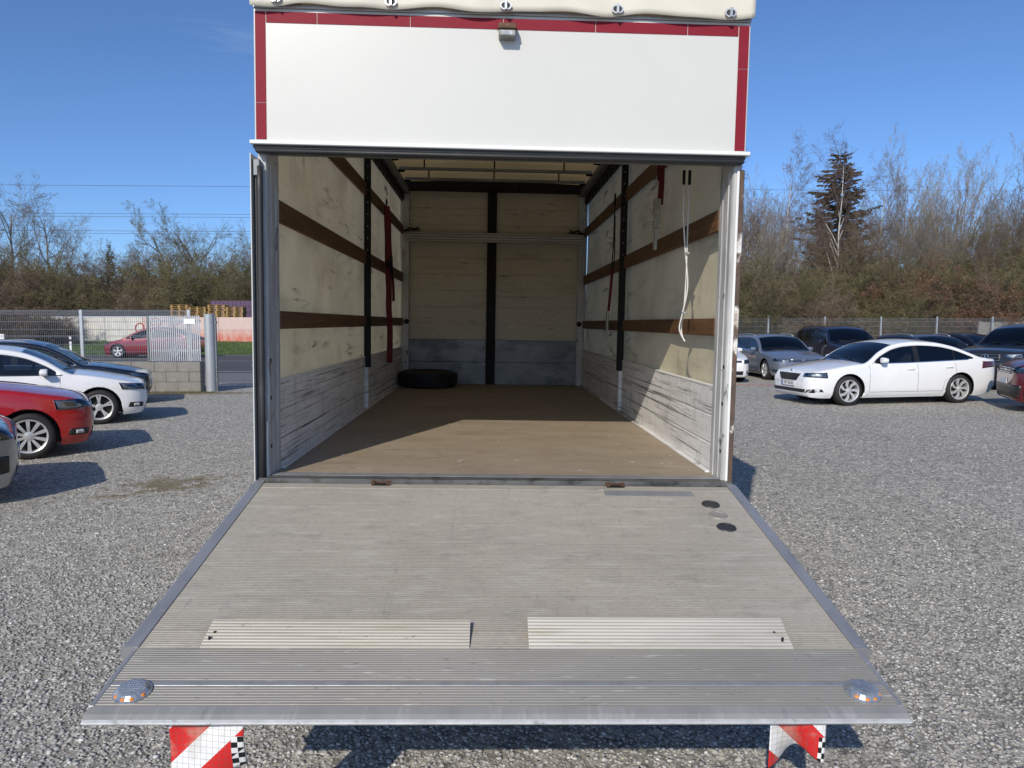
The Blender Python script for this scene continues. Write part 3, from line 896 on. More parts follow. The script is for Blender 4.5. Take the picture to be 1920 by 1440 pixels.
    # latches and worn plate at the hinge
    for x in (-.61, .615):
        m = MB(); m.box(x - .045, x + .045, -.024, .012, .0006, .006)
        m.cur = 1
        m.box(x - .05, x - .03, -.02, .016, .0062, .014); m.box(x + .03, x + .05, -.02, .016, .0062, .014); m.box(x - .03, x + .03, .0, .012, .0062, .012)
        sub(m, 'rusty_latch', [D['ink_black'], D['rust']], 0)
    m = MB(); m.box(.545, 1.005, -.13, -.062, .0008, .0028)
    sub(m, 'worn_plate', D['alu_edge'], .001)
    # warning flags below the nose
    for s in (-1, 1):
        t = NT('flag_%s' % ('a' if s < 0 else 'b'))
        sx = t.n('ShaderNodeSeparateXYZ'); t.l(t.obj, sx.inputs[0])
        x, z = sx.outputs[0], sx.outputs[2]
        dg = t.math('ADD', t.math('MULTIPLY', x, 1.0 if s < 0 else -1.0), t.math('MULTIPLY', z, -1.0))
        dg = t.math('ADD', dg, 5 * .21 + (.07 if s < 0 else .022))
        fr = t.math('FRACT', t.math('DIVIDE', dg, .21))
        c = t.mix(t.math('GREATER_THAN', fr, .52), (.60, .022, .02), (.74, .75, .75))
        c = t.mix(t.math('MULTIPLY', t.ramp(t.noise(16), .52, .7), .45), c, (.42, .38, .30))
        gx = t.math('LESS_THAN', t.math('FRACT', t.math('DIVIDE', t.math('ADD', x, 1), .0185)), .07)
        gz = t.math('LESS_THAN', t.math('FRACT', t.math('DIVIDE', t.math('ADD', z, 1), .0185)), .07)
        c = t.mix(t.math('MULTIPLY', t.math('MAXIMUM', gx, gz), .55), c, (.12, .10, .10))
        # torn film: bare black and white squares in a lower corner
        ck = t.n('ShaderNodeTexChecker'); ck.inputs['Scale'].default_value = 1 / .0185
        t.l(t.obj, ck.inputs['Vector'])
        ckc = t.mix(ck.outputs['Fac'], (.012, .012, .012), (.75, .75, .73))
        msk = t.math('MULTIPLY', t.math('GREATER_THAN', x, .074 if s < 0 else .064), t.math('LESS_THAN', z, -.055 if s < 0 else -.06))
        c = t.mix(msk, c, ckc)
        t.color(c); t.p.inputs['Roughness'].default_value = .4
        m = MB()
        W2 = .112 if s < 0 else .083
        def flag(a, b, s=s, W2=W2):
            x = -W2 + 2 * W2 * a
            ln = (.20 if s < 0 else .165)
            edge = ln
            if s < 0: edge = ln - .045 * max(0, (a - .55) / .45) ** .7
            else: edge = ln * (1 - .30 * math.exp(-((a - .62) / .24) ** 2) - .22 * max(0, a - .5)) if True else ln
            z = -edge * b
            y = (.010 * math.sin(a * 4 + b * 3) + .012 * b * b) if s < 0 else (.012 * math.sin(a * 5) + .05 * b * b * math.exp(-((a - .5) / .3) ** 2))
            return (x, y, z)
        m.grid(flag, 28, 20)
        fo = sub(m, 'warning_flag', t.m, 0, True, 'red and white striped warning flag with torn corner' if s < 0 else 'red and white striped warning flag curled at its lower edge')
        fo.location = (-.882 if s < 0 else .893, -1.715, -.021)
        fo.rotation_euler = (-ang, 0, 0)
        md = fo.modifiers.new('t', 'SOLIDIFY'); md.thickness = .003
    # lift arms, chassis, wheels, cab
    for x in (-.55, .55):
        m = MB(); m.tube([(x, -.9, -.27), (x, -.2, -.45), (x, .5, -.52)], .05, 8)
        part(m, 'lift_arm', D['black'], 0, True)
        pbox('chassis_rail', D['black'], x - .05, x + .05, .1, 8.2, -.42, -.17, .01)
    pbox('cross_tube', D['black'], -1.1, 1.1, .35, .5, -.56, -.42, .02)
    def truck_wheel(x, y, w):
        m = MB()
        r = .40
        m.lathe([(.22, -w / 2), (r - .04, -w / 2), (r - .005, -w / 2 + .03), (r, 0), (r - .005, w / 2 - .03), (r - .04, w / 2), (.22, w / 2)], 28, 'x', (x, y, -1.0 + r + (-.0165 * x) * -1))
        o = part(m, 'wheel', D['tyre'], 0, True)
        m = MB(); m.lathe([(.0005, -.05), (.12, -.05), (.15, -w * .3), (.225, -w * .45), (.225, w * .45), (.15, w * .3), (.12, .05), (.0005, .05)], 20, 'x', (x, y, -1.0 + r + .0165 * x))
        part(m, 'rim', D['galv'], 0, True, o)
    for s in (-1, 1):
        truck_wheel(s * 1.08, 1.75, .22); truck_wheel(s * .8, 1.75, .22); truck_wheel(s * 1.0, 6.95, .24)
        m = MB(); m.tube([(s * .95, 1.75 + .5 * math.cos(a), -.6 + .46 * math.sin(a)) for a in [i * PI / 8 for i in range(9)]], .03, 6)
        part(m, 'mudguard', D['plastic'], 0, True)
    m = MB(); m.prism([(6.35, -.35), (8.35, -.35), (8.4, .1), (8.15, .75), (7.9, 1.3), (6.5, 1.35), (6.35, 1.25)], -1.1, 1.1, 'x')
    cab = part(m, 'cab', D['paint_white'], .06)
    m = MB(); m.add([(-.95, 8.29, .45), (.95, 8.29, .45), (.9, 7.99, 1.2), (-.9, 7.99, 1.2)], [(0, 1, 2, 3)])
    part(m, 'windscreen', D['glass_dark'], 0, False, cab)
build_truck()


def in_truck(o, label, cat, group=None):
    """things lying or hanging in the cargo body: placed with the truck's tilt"""
    o.matrix_world = TM @ Matrix.Translation(o.location)
    tag(o, label, cat, group)
    return o


def catenary(pts, n=12):
    """smooth polyline through points"""
    P = [Vector(p) for p in pts]
    out = []
    for i in range(len(P) - 1):
        p0 = P[max(i - 1, 0)]; p1 = P[i]; p2 = P[i + 1]; p3 = P[min(i + 2, len(P) - 1)]
        for k in range(n):
            t = k / n
            out.append(.5 * ((2 * p1) + (p2 - p0) * t + (2 * p0 - 5 * p1 + 4 * p2 - p3) * t * t + (3 * p1 - p0 - 3 * p2 + p3) * t ** 3))
    out.append(P[-1])
    return out


def ribbon(m, pts, w, wdir=(0, 1, 0), th=.003):
    P = catenary(pts, 8)
    wd = Vector(wdir).normalized()
    vs = []
    for i, p in enumerate(P):
        t = (P[min(i + 1, len(P) - 1)] - P[max(i - 1, 0)]).normalized()
        nrm = t.cross(wd).normalized()
        for a, b in ((-1, -1), (1, -1), (1, 1), (-1, 1)):
            vs.append(p + wd * (a * w / 2) + nrm * (b * th / 2))
    fs = []
    for i in range(len(P) - 1):
        for j in range(4):
            fs.append((i * 4 + j, i * 4 + (j + 1) % 4, i * 4 + 4 + (j + 1) % 4, i * 4 + 4 + j))
    fs += [(0, 3, 2, 1), tuple(len(vs) - 4 + k for k in range(4))]
    m.add(vs, fs)


def build_cargo():
    D = MATS
    # spare tyre
    t = empty('spare_tyre', (-.84, 5.66, .0))
    m = MB()
    m.lathe([(.20, .0), (.30, .0), (.352, .02), (.372, .06), (.375, .105), (.372, .15), (.352, .19), (.30, .21), (.20, .21), (.19, .19), (.19, .02)], 40, 'z', closed=True)
    autosmooth(m.build('tyre', D['tyre'], t), 40)
    m = MB()
    for k in range(56):
        a = 2 * PI * k / 56
        for (z0, z1, da) in ((.035, .075, 0), (.085, .125, .03), (.135, .175, 0)):
            c0, s0, c1, s1 = math.cos(a + da), math.sin(a + da), math.cos(a + da + .075), math.sin(a + da + .075)
            m.add([(r * c, r * s, z) for z in (z0, z1) for (r, c, s) in ((.366, c0, s0), (.384, c0, s0), (.384, c1, s1), (.366, c1, s1))],
                  [(0, 1, 2, 3), (7, 6, 5, 4), (0, 4, 5, 1), (1, 5, 6, 2), (2, 6, 7, 3), (3, 7, 4, 0)])
    m.build('tread', D['tyre'], t)['kind'] = 'stuff'
    m = MB(); m.lathe([(.0005, .15), (.1, .15), (.13, .17), (.185, .185), (.195, .195), (.195, .03), (.12, .05), (.0005, .06)], 28)
    m.build('rim', D['old_rim'] if 'old_rim' in D else D['rust'], t, smooth=True)
    in_truck(t, 'spare truck tyre lying flat on the cargo floor by the front wall', 'tyre')
    rng = np.random.default_rng(5)
    n = 150
    x = rng.uniform(-1.15, 1.15, n); y = rng.uniform(.15, 5.5, n); s = rng.uniform(.003, .011, n); a = rng.uniform(0, 6.28, n)
    V = []
    for i in range(n):
        for k in range(4):
            q = a[i] + k * PI / 2
            V.append((x[i] + s[i] * math.cos(q) * (1.8 if k % 2 else .7), y[i] + s[i] * math.sin(q), .002 + (k % 2) * .003))
    lt = npmesh('wood_chips', np.array(V), np.arange(4 * n).reshape(-1, 4), D['label_white'], kind='stuff')
    in_truck(lt, 'pale chips and litter scattered on the cargo floor', 'litter')
    # load bar
    t = empty('load_bar', (0, 6.0, 1.965))
    m = MB(); m.box(-1.205, 1.205, -.02, .035, -.062, .062)
    m.build('bar', D['crossbar'], t, .008)
    for z in (-.035, .0, .035):
        m = MB(); m.box(-1.2, 1.2, -.0235, -.0205, z - .006, z + .006)
        m.build('groove', D['grey_steel'], t)
    for s in (-1, 1):
        m = MB(); m.tube([(s * 1.18, -.01, .06), (s * 1.12, -.03, .11), (s * 1.04, -.04, .09), (s * 1.0, -.03, .12)], .012, 6)
        m.tube([(s * 1.2, -.02, .07), (s * 1.1, -.05, .075), (s * .98, -.03, .085)], .01, 6)
        m.build('bar_catch', D['black'], t, smooth=True)
    in_truck(t, 'grey aluminium load bar across the front wall of the cargo body', 'load bar')
    # red ratchet strap on the left wall
    t = empty('ratchet_strap', (-1.165, 4.15, 2.04))
    m = MB()
    ribbon(m, [(0, -.03, .02), (0, .0, -.15), (.005, .02, -.35), (.004, .03, -.6), (.01, .08, -.85), (.004, .12, -1.05), (.012, .16, -1.3), (.004, .19, -1.66)], .065, (1, .35, 0))
    ribbon(m, [(.01, -.07, .02), (.02, -.06, -.3), (.015, -.04, -.55)], .05, (1, .3, 0))
    ribbon(m, [(.02, .06, -.05), (.022, .10, -.4), (.05, .13, -.8), (.05, .16, -.98)], .03, (1, .3, 0))
    m.build('webbing', D['strap'], t)
    m = MB(); m.box(0.004, .012, -.03, .05, -.33, -.22)
    m.build('label_patch', D['label_white'], t)
    m = MB(); m.box(.0, .05, -.04, .1, -.62, -.5); m.tube([(.04, -.06, -.63), (.06, .02, -.75), (.04, .12, -.63)], .01, 6)
    m.build('ratchet', D['black'], t, .006)
    m = MB(); m.tube([(.0, -.05, .02), (0, -.09, .06), (0, -.04, .09), (0, .0, .05)], .007, 6)
    m.build('hook', D['black'], t, smooth=True)
    in_truck(t, 'dark red ratchet strap hanging from slats on the wall beside the spare tyre', 'strap')
    # short red strap with zinc ratchet on the right wall
    t = empty('ratchet_strap', (1.165, 1.41, 2.12))
    m = MB()
    ribbon(m, [(0, .0, .06), (-.005, .0, -.1), (-.004, -.004, -.25), (-.01, -.008, -.42)], .048, (1, .4, 0))
    ribbon(m, [(-.012, .03, .06), (-.014, .02, -.12), (-.012, .012, -.25)], .045, (1, .5, 0))
    m.build('webbing', D['strap'], t)
    m = MB()
    m.box(-.05, -.012, -.045, .025, -.58, -.38)
    rng = random.Random(4)
    for k in range(9):
        z = -.40 - k * .022
        m.tube([(-.055, -.06 + rng.uniform(-.01, .01), z), (-.03, -.01, z - .01), (-.05, .035 + rng.uniform(-.01, .01), z + .01)], .010, 5)
    m.box(-.045, -.03, -.04, -.012, -.74, -.58); m.box(-.045, -.03, .006, .03, -.735, -.58)
    m.build('ratchet', D['ratchet'], t, .003)
    in_truck(t, 'short red strap with silver ratchet buckle hanging near the white cords', 'strap')
    # thin strap by the middle post
    t = empty('tie_down_strap', (1.18, 3.40, 2.06))
    m = MB()
    m.tube(catenary([(-.01, .02, .03), (-.015, .0, -.12), (-.01, .06, -.45), (-.012, .10, -.62), (-.012, .04, -.66), (-.015, -.05, -.55), (-.012, -.02, -.3), (-.01, .0, -.15)], 8), .006, 6)
    m.build('loop', D['black'], t, smooth=True)
    m = MB(); ribbon(m, [(-.012, .06, -.66), (-.014, .12, -.85), (-.012, .24, -1.08)], .03, (1, .4, 0))
    m.build('webbing', D['strap'], t)
    m = MB(); m.box(-.03, -.01, .2, .29, -1.30, -1.08); m.box(-.035, -.012, .24, .3, -1.37, -1.28)
    m.build('buckle', D['ratchet'], t, .008)
    m = MB(); m.tube([(-.015, .0, .06), (-.02, -.03, .0), (-.015, .01, -.05), (-.012, .03, .02)], .01, 6)
    m.build('hook', D['black'], t, smooth=True)
    in_truck(t, 'thin black and red tie-down strap hanging beside the black stanchion', 'strap')
    # white cords
    t = empty('pull_cord', (1.12, .50, 1.68))
    m = MB()
    m.tube(catenary([(.0, .0, 0), (.002, .01, -.25), (.0, .0, -.42), (.004, .02, -.6), (.0, .03, -.75), (.0, .07, -.86), (.0, .0, -.93)], 8), .0045, 7)
    m.tube(catenary([(-.034, .0, 0), (-.028, .0, -.2), (-.010, .0, -.40), (.014, .01, -.6), (-.008, .02, -.76), (-.022, .03, -.86), (.004, -.01, -.935)], 8), .0045, 7)
    m.build('cord', D['cord'], t, smooth=True)
    m = MB(); m.box(-.012, .014, -.02, .015, -.415, -.40); m.box(-.012, .014, .0, .045, -.77, -.755)
    m.build('knot', D['ratchet'], t, .003)
    m = MB(); m.box(-.008, .008, -.008, .008, -.005, .08); m.box(-.042, -.026, -.008, .008, -.005, .08)
    m.build('hook', D['black'], t, .003)
    in_truck(t, 'pair of white pull cords hanging just inside the rear opening', 'cord')
build_cargo()

# ------------------------------------------------------------------ cars
def pchip(pts):
    x = np.array([p[0] for p in pts], float); y = np.array([p[1] for p in pts], float)
    h = np.diff(x); d = np.diff(y) / h
    m = np.zeros_like(y)
    for i in range(1, len(x) - 1):
        if d[i - 1] * d[i] > 0:
            w1 = 2 * h[i] + h[i - 1]; w2 = h[i] + 2 * h[i - 1]
            m[i] = (w1 + w2) / (w1 / d[i - 1] + w2 / d[i])
    m[0] = d[0]; m[-1] = d[-1]
    def f(t):
        t = min(max(t, x[0]), x[-1])
        i = min(max(int(np.searchsorted(x, t)) - 1, 0), len(x) - 2)
        u = (t - x[i]) / h[i]
        return float((2 * u ** 3 - 3 * u ** 2 + 1) * y[i] + (u ** 3 - 2 * u ** 2 + u) * h[i] * m[i] + (-2 * u ** 3 + 3 * u ** 2) * y[i + 1] + (u ** 3 - u ** 2) * h[i] * m[i + 1])
    return f


WHEEL_CACHE = {}
def wheel_meshes(r, w, rr, spokes, style):
    key = (r, w, rr, spokes, style)
    if key in WHEEL_CACHE: return WHEEL_CACHE[key]
    D = MATS
    m = MB()   # axis along y, outer face at +y
    m.lathe([(rr - .01, w * .46), (rr + .012, w * .5), (r - .045, w * .5), (r - .012, w * .40), (r, w * .25), (r, -w * .25), (r - .012, -w * .40), (r - .045, -w * .5), (rr - .01, -w * .5)], 40, 'y')
    tyre = m.mesh('tyre', recalc=True); tyre.materials.append(D['tyre'])
    tyre.polygons.foreach_set('use_smooth', [True] * len(tyre.polygons))
    m = MB()
    m.lathe([(rr, w * .47), (rr - .006, w * .50), (rr - .022, w * .46), (rr - .03, w * .30), (rr - .035, -w * .3)], 40, 'y')
    y1 = w * .45
    n = spokes
    for i in range(n):
        if style == 'twin':
            offs = (-.13, .13)
        elif style == 'wide':
            offs = (0,)
        else:
            offs = (0,)
        for of in offs:
            a = 2 * PI * i / n + .3
            b = a + of * (1.0 if style == 'twin' else 0)
            tw = .0 if style != 'turbine' else .22
            hw0, hw1 = {'twin': (.013, .017), 'wide': (.03, .055), 'ten': (.014, .024), 'turbine': (.016, .036)}[style]
            def P(rad, ang, side, hw, y):
                return (rad * math.cos(ang) - side * hw * math.sin(ang), y, rad * math.sin(ang) + side * hw * math.cos(ang))
            vs = []
            r0, r1 = .045, rr - .016
            for (rad, ang, hw, yy) in ((r0, a + of * .4, hw0, y1 - .012), ((r0 + r1) / 2, (a + b) / 2 + of * .1, (hw0 + hw1) / 2, y1 - .002), (r1, b + tw, hw1, y1 + .001)):
                for sd in (-1, 1):
                    vs.append(P(rad, ang, sd, hw, yy)); vs.append(P(rad, ang, sd, hw * 1.1, yy - .03))
            fs = []
            for k in range(2):
                o = k * 4
                fs += [(o, o + 4, o + 6, o + 2), (o, o + 1, o + 5, o + 4), (o + 2, o + 6, o + 7, o + 3)]
            m.add(vs, fs)
    m.lathe([(.0005, y1 + .004), (.03, y1 + .004), (.036, y1 - .002), (.062, y1 - .008), (.066, y1 - .04)], 20, 'y')
    rim = m.mesh('rim', recalc=True); rim.materials.append(D['alloy'])
    m = MB()
    m.lathe([(.0005, w * .12), (.15, w * .12), (.155, w * .08), (rr - .03, w * .02), (rr - .03, -w * .4)], 28, 'y')
    br = m.mesh('brake_disc'); br.materials.append(D['brake'])
    WHEEL_CACHE[key] = (tyre, rim, br)
    return WHEEL_CACHE[key]


def make_car(name, spec, paint, loc, heading, label, cat='car', group='cars parked in the gravel yard', plate=None, **kw):
    """local frame: x = forward, y = left, origin on the ground below the middle of the wheelbase"""
    D = MATS
    S = dict(spec); S.update(kw)
    L, W, H = S['L'], S['W'], S['H']
    fo, wb, wr, gc = S['fo'], S['wb'], S['wr'], S.get('gc', .19)
    top = pchip(S['top']); belt = pchip(S['belt'])
    hw = W / 2
    plan = pchip([(0, .60), (.04, .72), (.12, .82), (.3, .925), (.6, .98), (1.0, 1.0), (L - 1.0, 1.0), (L - .5, .975), (L - .2, .925), (L - .06, .84), (L, .74)])
    under = pchip([(0, .40), (.03, .27), (.10, gc + .02), (.4, gc), (L - .6, gc), (L - .2, gc + .06), (L - .04, gc + .14), (L, gc + .28)])
    tumble = S.get('tumble', .36)
    cowl, head, rw0, rw1 = S['cowl'], S['header'], S['rear0'], S['rear1']
    ox = fo + wb / 2

    def ys(s, z):
        w = hw * plan(s)
        zb = belt(s); zu = under(s)
        if z <= zb:
            t = (z - zu) / max(zb - zu, .05)
            # tuck at the sill, fullest at .55, shoulder
            if t < .55: k = 1 - .055 * (1 - t / .55) ** 2.2 - (.05 if t < .06 else 0)
            else: k = 1 - .045 * ((t - .55) / .45) ** 1.8
            # crease
            k += .006 * math.exp(-((t - .80) / .05) ** 2)
            return w * k
        return w * .955 - tumble * (z - zb) - .05 * (z - zb) ** 2

    stations = set(np.round(np.concatenate([[0, .012, .03, .06, .10, .15, .21], np.arange(.28, L - .2, .06), [L - .2, L - .13, L - .08, L - .045, L - .02, L]]), 4).tolist())
    extra = [cowl, head, rw0, rw1] + [q for pr in S['pillars'] for q in pr] + [S['win0'], S['win1']]
    for e in extra:
        stations = {q for q in stations if abs(q - e) > .018}
    stations |= set(round(e, 4) for e in extra)
    st = sorted(stations)
    NS, NW, NA, NT_ = 9, 5, 4, 7
    rows = []
    for s in st:
        zt = top(s); zu = under(s); zb0 = belt(s)
        crown = .045 if s < cowl else .05
        edge = min(1, min(s / .12, (L - s) / .12))
        crown *= max(.3, edge)
        r = min(.075, .4 * max(zt - zu, .02)) * (.5 + .5 * edge)
        ze = zt - crown
        za = ze - r * .75
        zb = min(zb0, za - .004)
        wt = za - .035                                  # window top
        wbm = zb + .012
        if wt < wbm + .004:
            wbm = zb + (za - zb) * .3; wt = zb + (za - zb) * .6
        pts = [(0, zu), (hw * plan(s) - .40 if hw * plan(s) > .5 else .1, zu)]
        for i in range(NS):
            z = zu + (zb - zu) * (i / (NS - 1)) ** .9
            pts.append((ys(s, z), z))
        for i in range(NW):
            z = wbm + (wt - wbm) * i / (NW - 1)
            pts.append((ys(s, z), z))
        pts.append((ys(s, za), za))
        ya = ys(s, za)
        for i in range(1, NA + 1):
            a = i / NA * PI / 2
            pts.append((ya - r * (1 - math.cos(a)) * 1.1, za + r * .75 * math.sin(a)))
        ye = pts[-1][0]; z_e = pts[-1][1]
        for i in range(1, NT_ + 1):
            q = 1 - i / NT_
            pts.append((ye * q, zt - (zt - z_e) * q * q))
        rows.append(pts)
    K = len(rows[0])
    iw0 = 2 + NS; iw1 = iw0 + NW - 1; itop = iw1 + 1 + NA
    root = empty(name, loc, (0, 0, heading))
    tag(root, label, cat, group)
    # full ring: left side (y+) then right mirrored
    def V(s, y, z): return Vector((ox - s, y, z))
    bm = bmesh.new()
    vl = [[bm.verts.new(V(s, p[0], p[1])) for p in rows[i]] for i, s in enumerate(st)]
    vr = []
    for i, s in enumerate(st):
        rr_ = []
        for j, p in enumerate(rows[i]):
            rr_.append(vl[i][j] if p[0] == 0 else bm.verts.new(V(s, -p[0], p[1])))
        vr.append(rr_)
    cls = bm.faces.layers.int.new('cls')
    win = S['pillars']
    def classify(i, j):
        s0, s1 = st[i], st[i + 1]; sm = (s0 + s1) / 2
        if iw0 <= j < iw1 and S['win0'] < sm < S['win1']:
            za = rows[i][iw1][1] - rows[i][iw0][1]; zb_ = rows[i + 1][iw1][1] - rows[i + 1][iw0][1]
            if max(za, zb_) > .05 and min(za, zb_) > .012:
                for k, (a, b) in enumerate(win):
                    if a < sm < b: return 6
                return 3 if sm < win[0][0] else 4
        if j >= itop and cowl < sm < head: return 1
        if j >= itop and rw0 < sm < rw1: return 2
        if S.get('dark_roof') and j >= itop - 1 and head < sm < rw0: return 5
        return 0
    for side, vv in ((1, vl), (-1, vr)):
        for i in range(len(st) - 1):
            for j in range(K - 1):
                a, b, c, d = vv[i][j], vv[i][j + 1], vv[i + 1][j + 1], vv[i + 1][j]
                q = [a, b, c, d]
                if side < 0: q.reverse()
                q2 = []
                for v in q:
                    if v not in q2: q2.append(v)
                if len(q2) < 3: continue
                try: f = bm.faces.new(q2)
                except ValueError: continue
                f.smooth = True
                f[cls] = classify(i, j) + (10 if side < 0 else 0)
    for i in (0, len(st) - 1):
        ring = vl[i][:] + [v for v in reversed(vr[i]) if v not in vl[i]]
        if i != 0: ring.reverse()
        try:
            f = bm.faces.new(ring); f.smooth = True
        except ValueError: pass
    bmesh.ops.recalc_face_normals(bm, faces=bm.faces)
    if sum(f.normal.z * f.calc_area() for f in bm.faces if f.calc_center_median().z > H * .8) < 0:
        bmesh.ops.reverse_faces(bm, faces=bm.faces)
    tree = BVHTree.FromBMesh(bm)
    # wheel arches
    R = wr + .05
    for xc in (wb / 2, -wb / 2):
        nseg = 14
        for k in range(nseg):
            a = PI * (k + .5) / nseg
            nrm = Vector((math.cos(a), 0, math.sin(a)))
            co = Vector((xc, 0, wr)) + nrm * R
            fs = [f for f in bm.faces if abs(f.calc_center_median().x - xc) < R + .12 and f.calc_center_median().z < wr + R + .1 and abs(f.calc_center_median().y) > hw - .5]
            geom = list({e for f in fs for e in f.edges} | {v for f in fs for v in f.verts}) + fs
            bmesh.ops.bisect_plane(bm, geom=geom, dist=.0005, plane_co=co, plane_no=nrm)
        dead = []
        for f in bm.faces:
            c = f.calc_center_median()
            if abs(c.y) < hw - .42: continue
            dx, dz = c.x - xc, c.z - wr
            if abs(dx) > R or dz > R: continue
            inside = all(dx * math.cos(PI * (k + .5) / nseg) + dz * math.sin(PI * (k + .5) / nseg) < R for k in range(nseg))
            if inside: dead.append(f)
        bmesh.ops.delete(bm, geom=dead, context='FACES')

    def extract(classes, nm, mat, both=True, solid=None, sm=True):
        me = bpy.data.meshes.new(nm)
        b2 = bm.copy()
        ly = b2.faces.layers.int['cls']
        bmesh.ops.delete(b2, geom=[f for f in b2.faces if f[ly] not in classes], context='FACES')
        if not b2.faces:
            b2.free(); return None
        for e in b2.edges:
            if len(e.link_faces) == 2: e.smooth = e.calc_face_angle(0) < math.radians(38)
        b2.to_mesh(me); b2.free()
        o = link(nm, me, root, mat)
        if solid:
            me.materials.append(solid)
            md = o.modifiers.new('t', 'SOLIDIFY'); md.thickness = .018; md.offset = -1; md.material_offset = 1; md.material_offset_rim = 0
        return o
    extract({0, 10}, 'body', paint, solid=D['cabin'])
    extract({1, 11}, 'windscreen', D['glass'])
    extract({2, 12}, 'rear_window', D['glass_dark'])
    side_dark = S.get('side_dark', True)
    for c_ in (3, 13): extract({c_}, 'front_side_window', D['glass'])
    for c_ in (4, 14): extract({c_}, 'rear_side_window', D['glass_dark'] if side_dark else D['glass'])
    for c_ in (6, 16): extract({c_}, 'pillar_trim', D['trim'])
    if S.get('dark_roof'): extract({5, 15}, 'roof_panel', D['glass_dark'])

    # --- draping tools
    def hit_radial(cx, phi, z, off, rear=False):
        d = Vector((math.cos(phi) * (-1 if rear else 1), math.sin(phi), 0))
        C = Vector((cx, 0, z))
        for dist in (3.0,):
            h, nr, _, _ = tree.ray_cast(C + d * dist, -d)
            if h is not None:
                if nr.dot(d) < 0: nr = -nr
                return h + nr * off
        return C + d * .9
    def patch_r(nm, mat, corners, off=.004, n=(10, 5), rear=False, parent=None, thick=0):
        """corners: (phi deg, z) x4 : inner-bottom, outer-bottom, outer-top, inner-top"""
        cx = (ox - 1.0) if not rear else (ox - (L - 1.0))
        m = MB()
        c = [(math.radians(a), z) for a, z in corners]
        def fn(u, v):
            pa = (c[0][0] * (1 - u) + c[1][0] * u) * (1 - v) + (c[3][0] * (1 - u) + c[2][0] * u) * v
            z = (c[0][1] * (1 - u) + c[1][1] * u) * (1 - v) + (c[3][1] * (1 - u) + c[2][1] * u) * v
            return hit_radial(cx, pa, z, off, rear)
        m.grid(fn, *n)
        o = m.build(nm, mat, parent or root, smooth=True, recalc=False)
        md = o.modifiers.new('t', 'SOLIDIFY'); md.thickness = .006; md.offset = 0
        return o
    def hit_side(s, z, side, off):
        h, nr, _, _ = tree.ray_cast(Vector((ox - s, side * 2.5, z)), Vector((0, -side, 0)))
        if h is None: h, nr = Vector((ox - s, side * hw * .9, z)), Vector((0, side, 0))
        return Vector((h.x, h.y + side * off, h.z))
    def strip_side(nm, mat, pts, side, w=.006, off=.0012):
        m = MB()
        P = []
        for (s0, z0), (s1, z1) in zip(pts[:-1], pts[1:]):
            k = max(2, int(math.hypot(s1 - s0, z1 - z0) / .06))
            for i in range(k): P.append((s0 + (s1 - s0) * i / k, z0 + (z1 - z0) * i / k))
        P.append(pts[-1])
        vs = []
        for i, (s, z) in enumerate(P):
            a = P[max(i - 1, 0)]; b = P[min(i + 1, len(P) - 1)]
            tx, tz = b[0] - a[0], b[1] - a[1]
            ln = math.hypot(tx, tz) or 1
            nx, nz = -tz / ln, tx / ln
            for q in (-1, 1): vs.append(hit_side(s + nx * q * w / 2, z + nz * q * w / 2, side, off))
        m.add(vs, [(2 * i, 2 * i + 1, 2 * i + 3, 2 * i + 2) for i in range(len(P) - 1)])
        return m.build(nm, mat, root, recalc=False)
    # --- lights, grille, bumper
    hl = S['headlight']
    for sd in (1, -1):
        mir = lambda cs: [(a * sd, z) for a, z in cs]
        h = patch_r('headlight', D['reflector'] if not S.get('dark_lamps') else D['reflector_dark'], mir(hl), .003)
        patch_r('lens', D['lens'], mir(hl), .012, parent=h)
        mid = [(hl[0][0] * .65 + hl[1][0] * .35, hl[0][1] * .8 + hl[3][1] * .2), (hl[0][0] * .25 + hl[1][0] * .75, hl[1][1] * .7 + hl[2][1] * .3),
               (hl[3][0] * .25 + hl[2][0] * .75, hl[1][1] * .3 + hl[2][1] * .7), (hl[3][0] * .65 + hl[2][0] * .35, hl[0][1] * .25 + hl[3][1] * .75)]
        patch_r('lamp_unit', D['reflector'] if S.get('dark_lamps') else D['reflector_dark'], mir(mid), .006, (5, 3), parent=h)
        tl = S['taillight']
        patch_r('tail_light', D['taillight'], mir(tl), .004, rear=True)
        if S.get('fog'):
            f = patch_r('fog_lamp_recess', D['trim'], mir(S['fog']), .003, (6, 4))
            fa = [(sum(q[0] for q in S['fog']) / 4 + dx, sum(q[1] for q in S['fog']) / 4 + dz) for dx, dz in ((-2.6, -.024), (2.6, -.024), (2.6, .024), (-2.6, .024))]
            patch_r('fog_lamp', D['reflector'], mir(fa), .008, (4, 3), parent=f)
    if S.get('grille'):
        g = patch_r('grille', D['trim'], S['grille'], .004, (16, 5))
        gc_ = S['grille']
        nb = S.get('bars', 0)
        for k in range(nb):
            if S.get('vbars'):
                u = (k + .5) / nb
                a0 = gc_[0][0] + (gc_[1][0] - gc_[0][0]) * u; a1 = gc_[3][0] + (gc_[2][0] - gc_[3][0]) * u
                z0 = gc_[0][1] + .01; z1 = gc_[3][1] - .012
                patch_r('grille_bar', D['plastic'], [(a0 - .32, z0), (a0 + .32, z0), (a1 + .32, z1), (a1 - .32, z1)], .014, (1, 4), parent=g)
            else:
                v = (k + .5) / nb
                z = gc_[0][1] + (gc_[3][1] - gc_[0][1]) * v
                patch_r('grille_bar', D['chrome'], [(gc_[0][0] * .96, z - .006), (gc_[1][0] * .96, z - .006), (gc_[2][0] * .96, z + .006), (gc_[3][0] * .96, z + .006)], .012, (14, 1), parent=g)
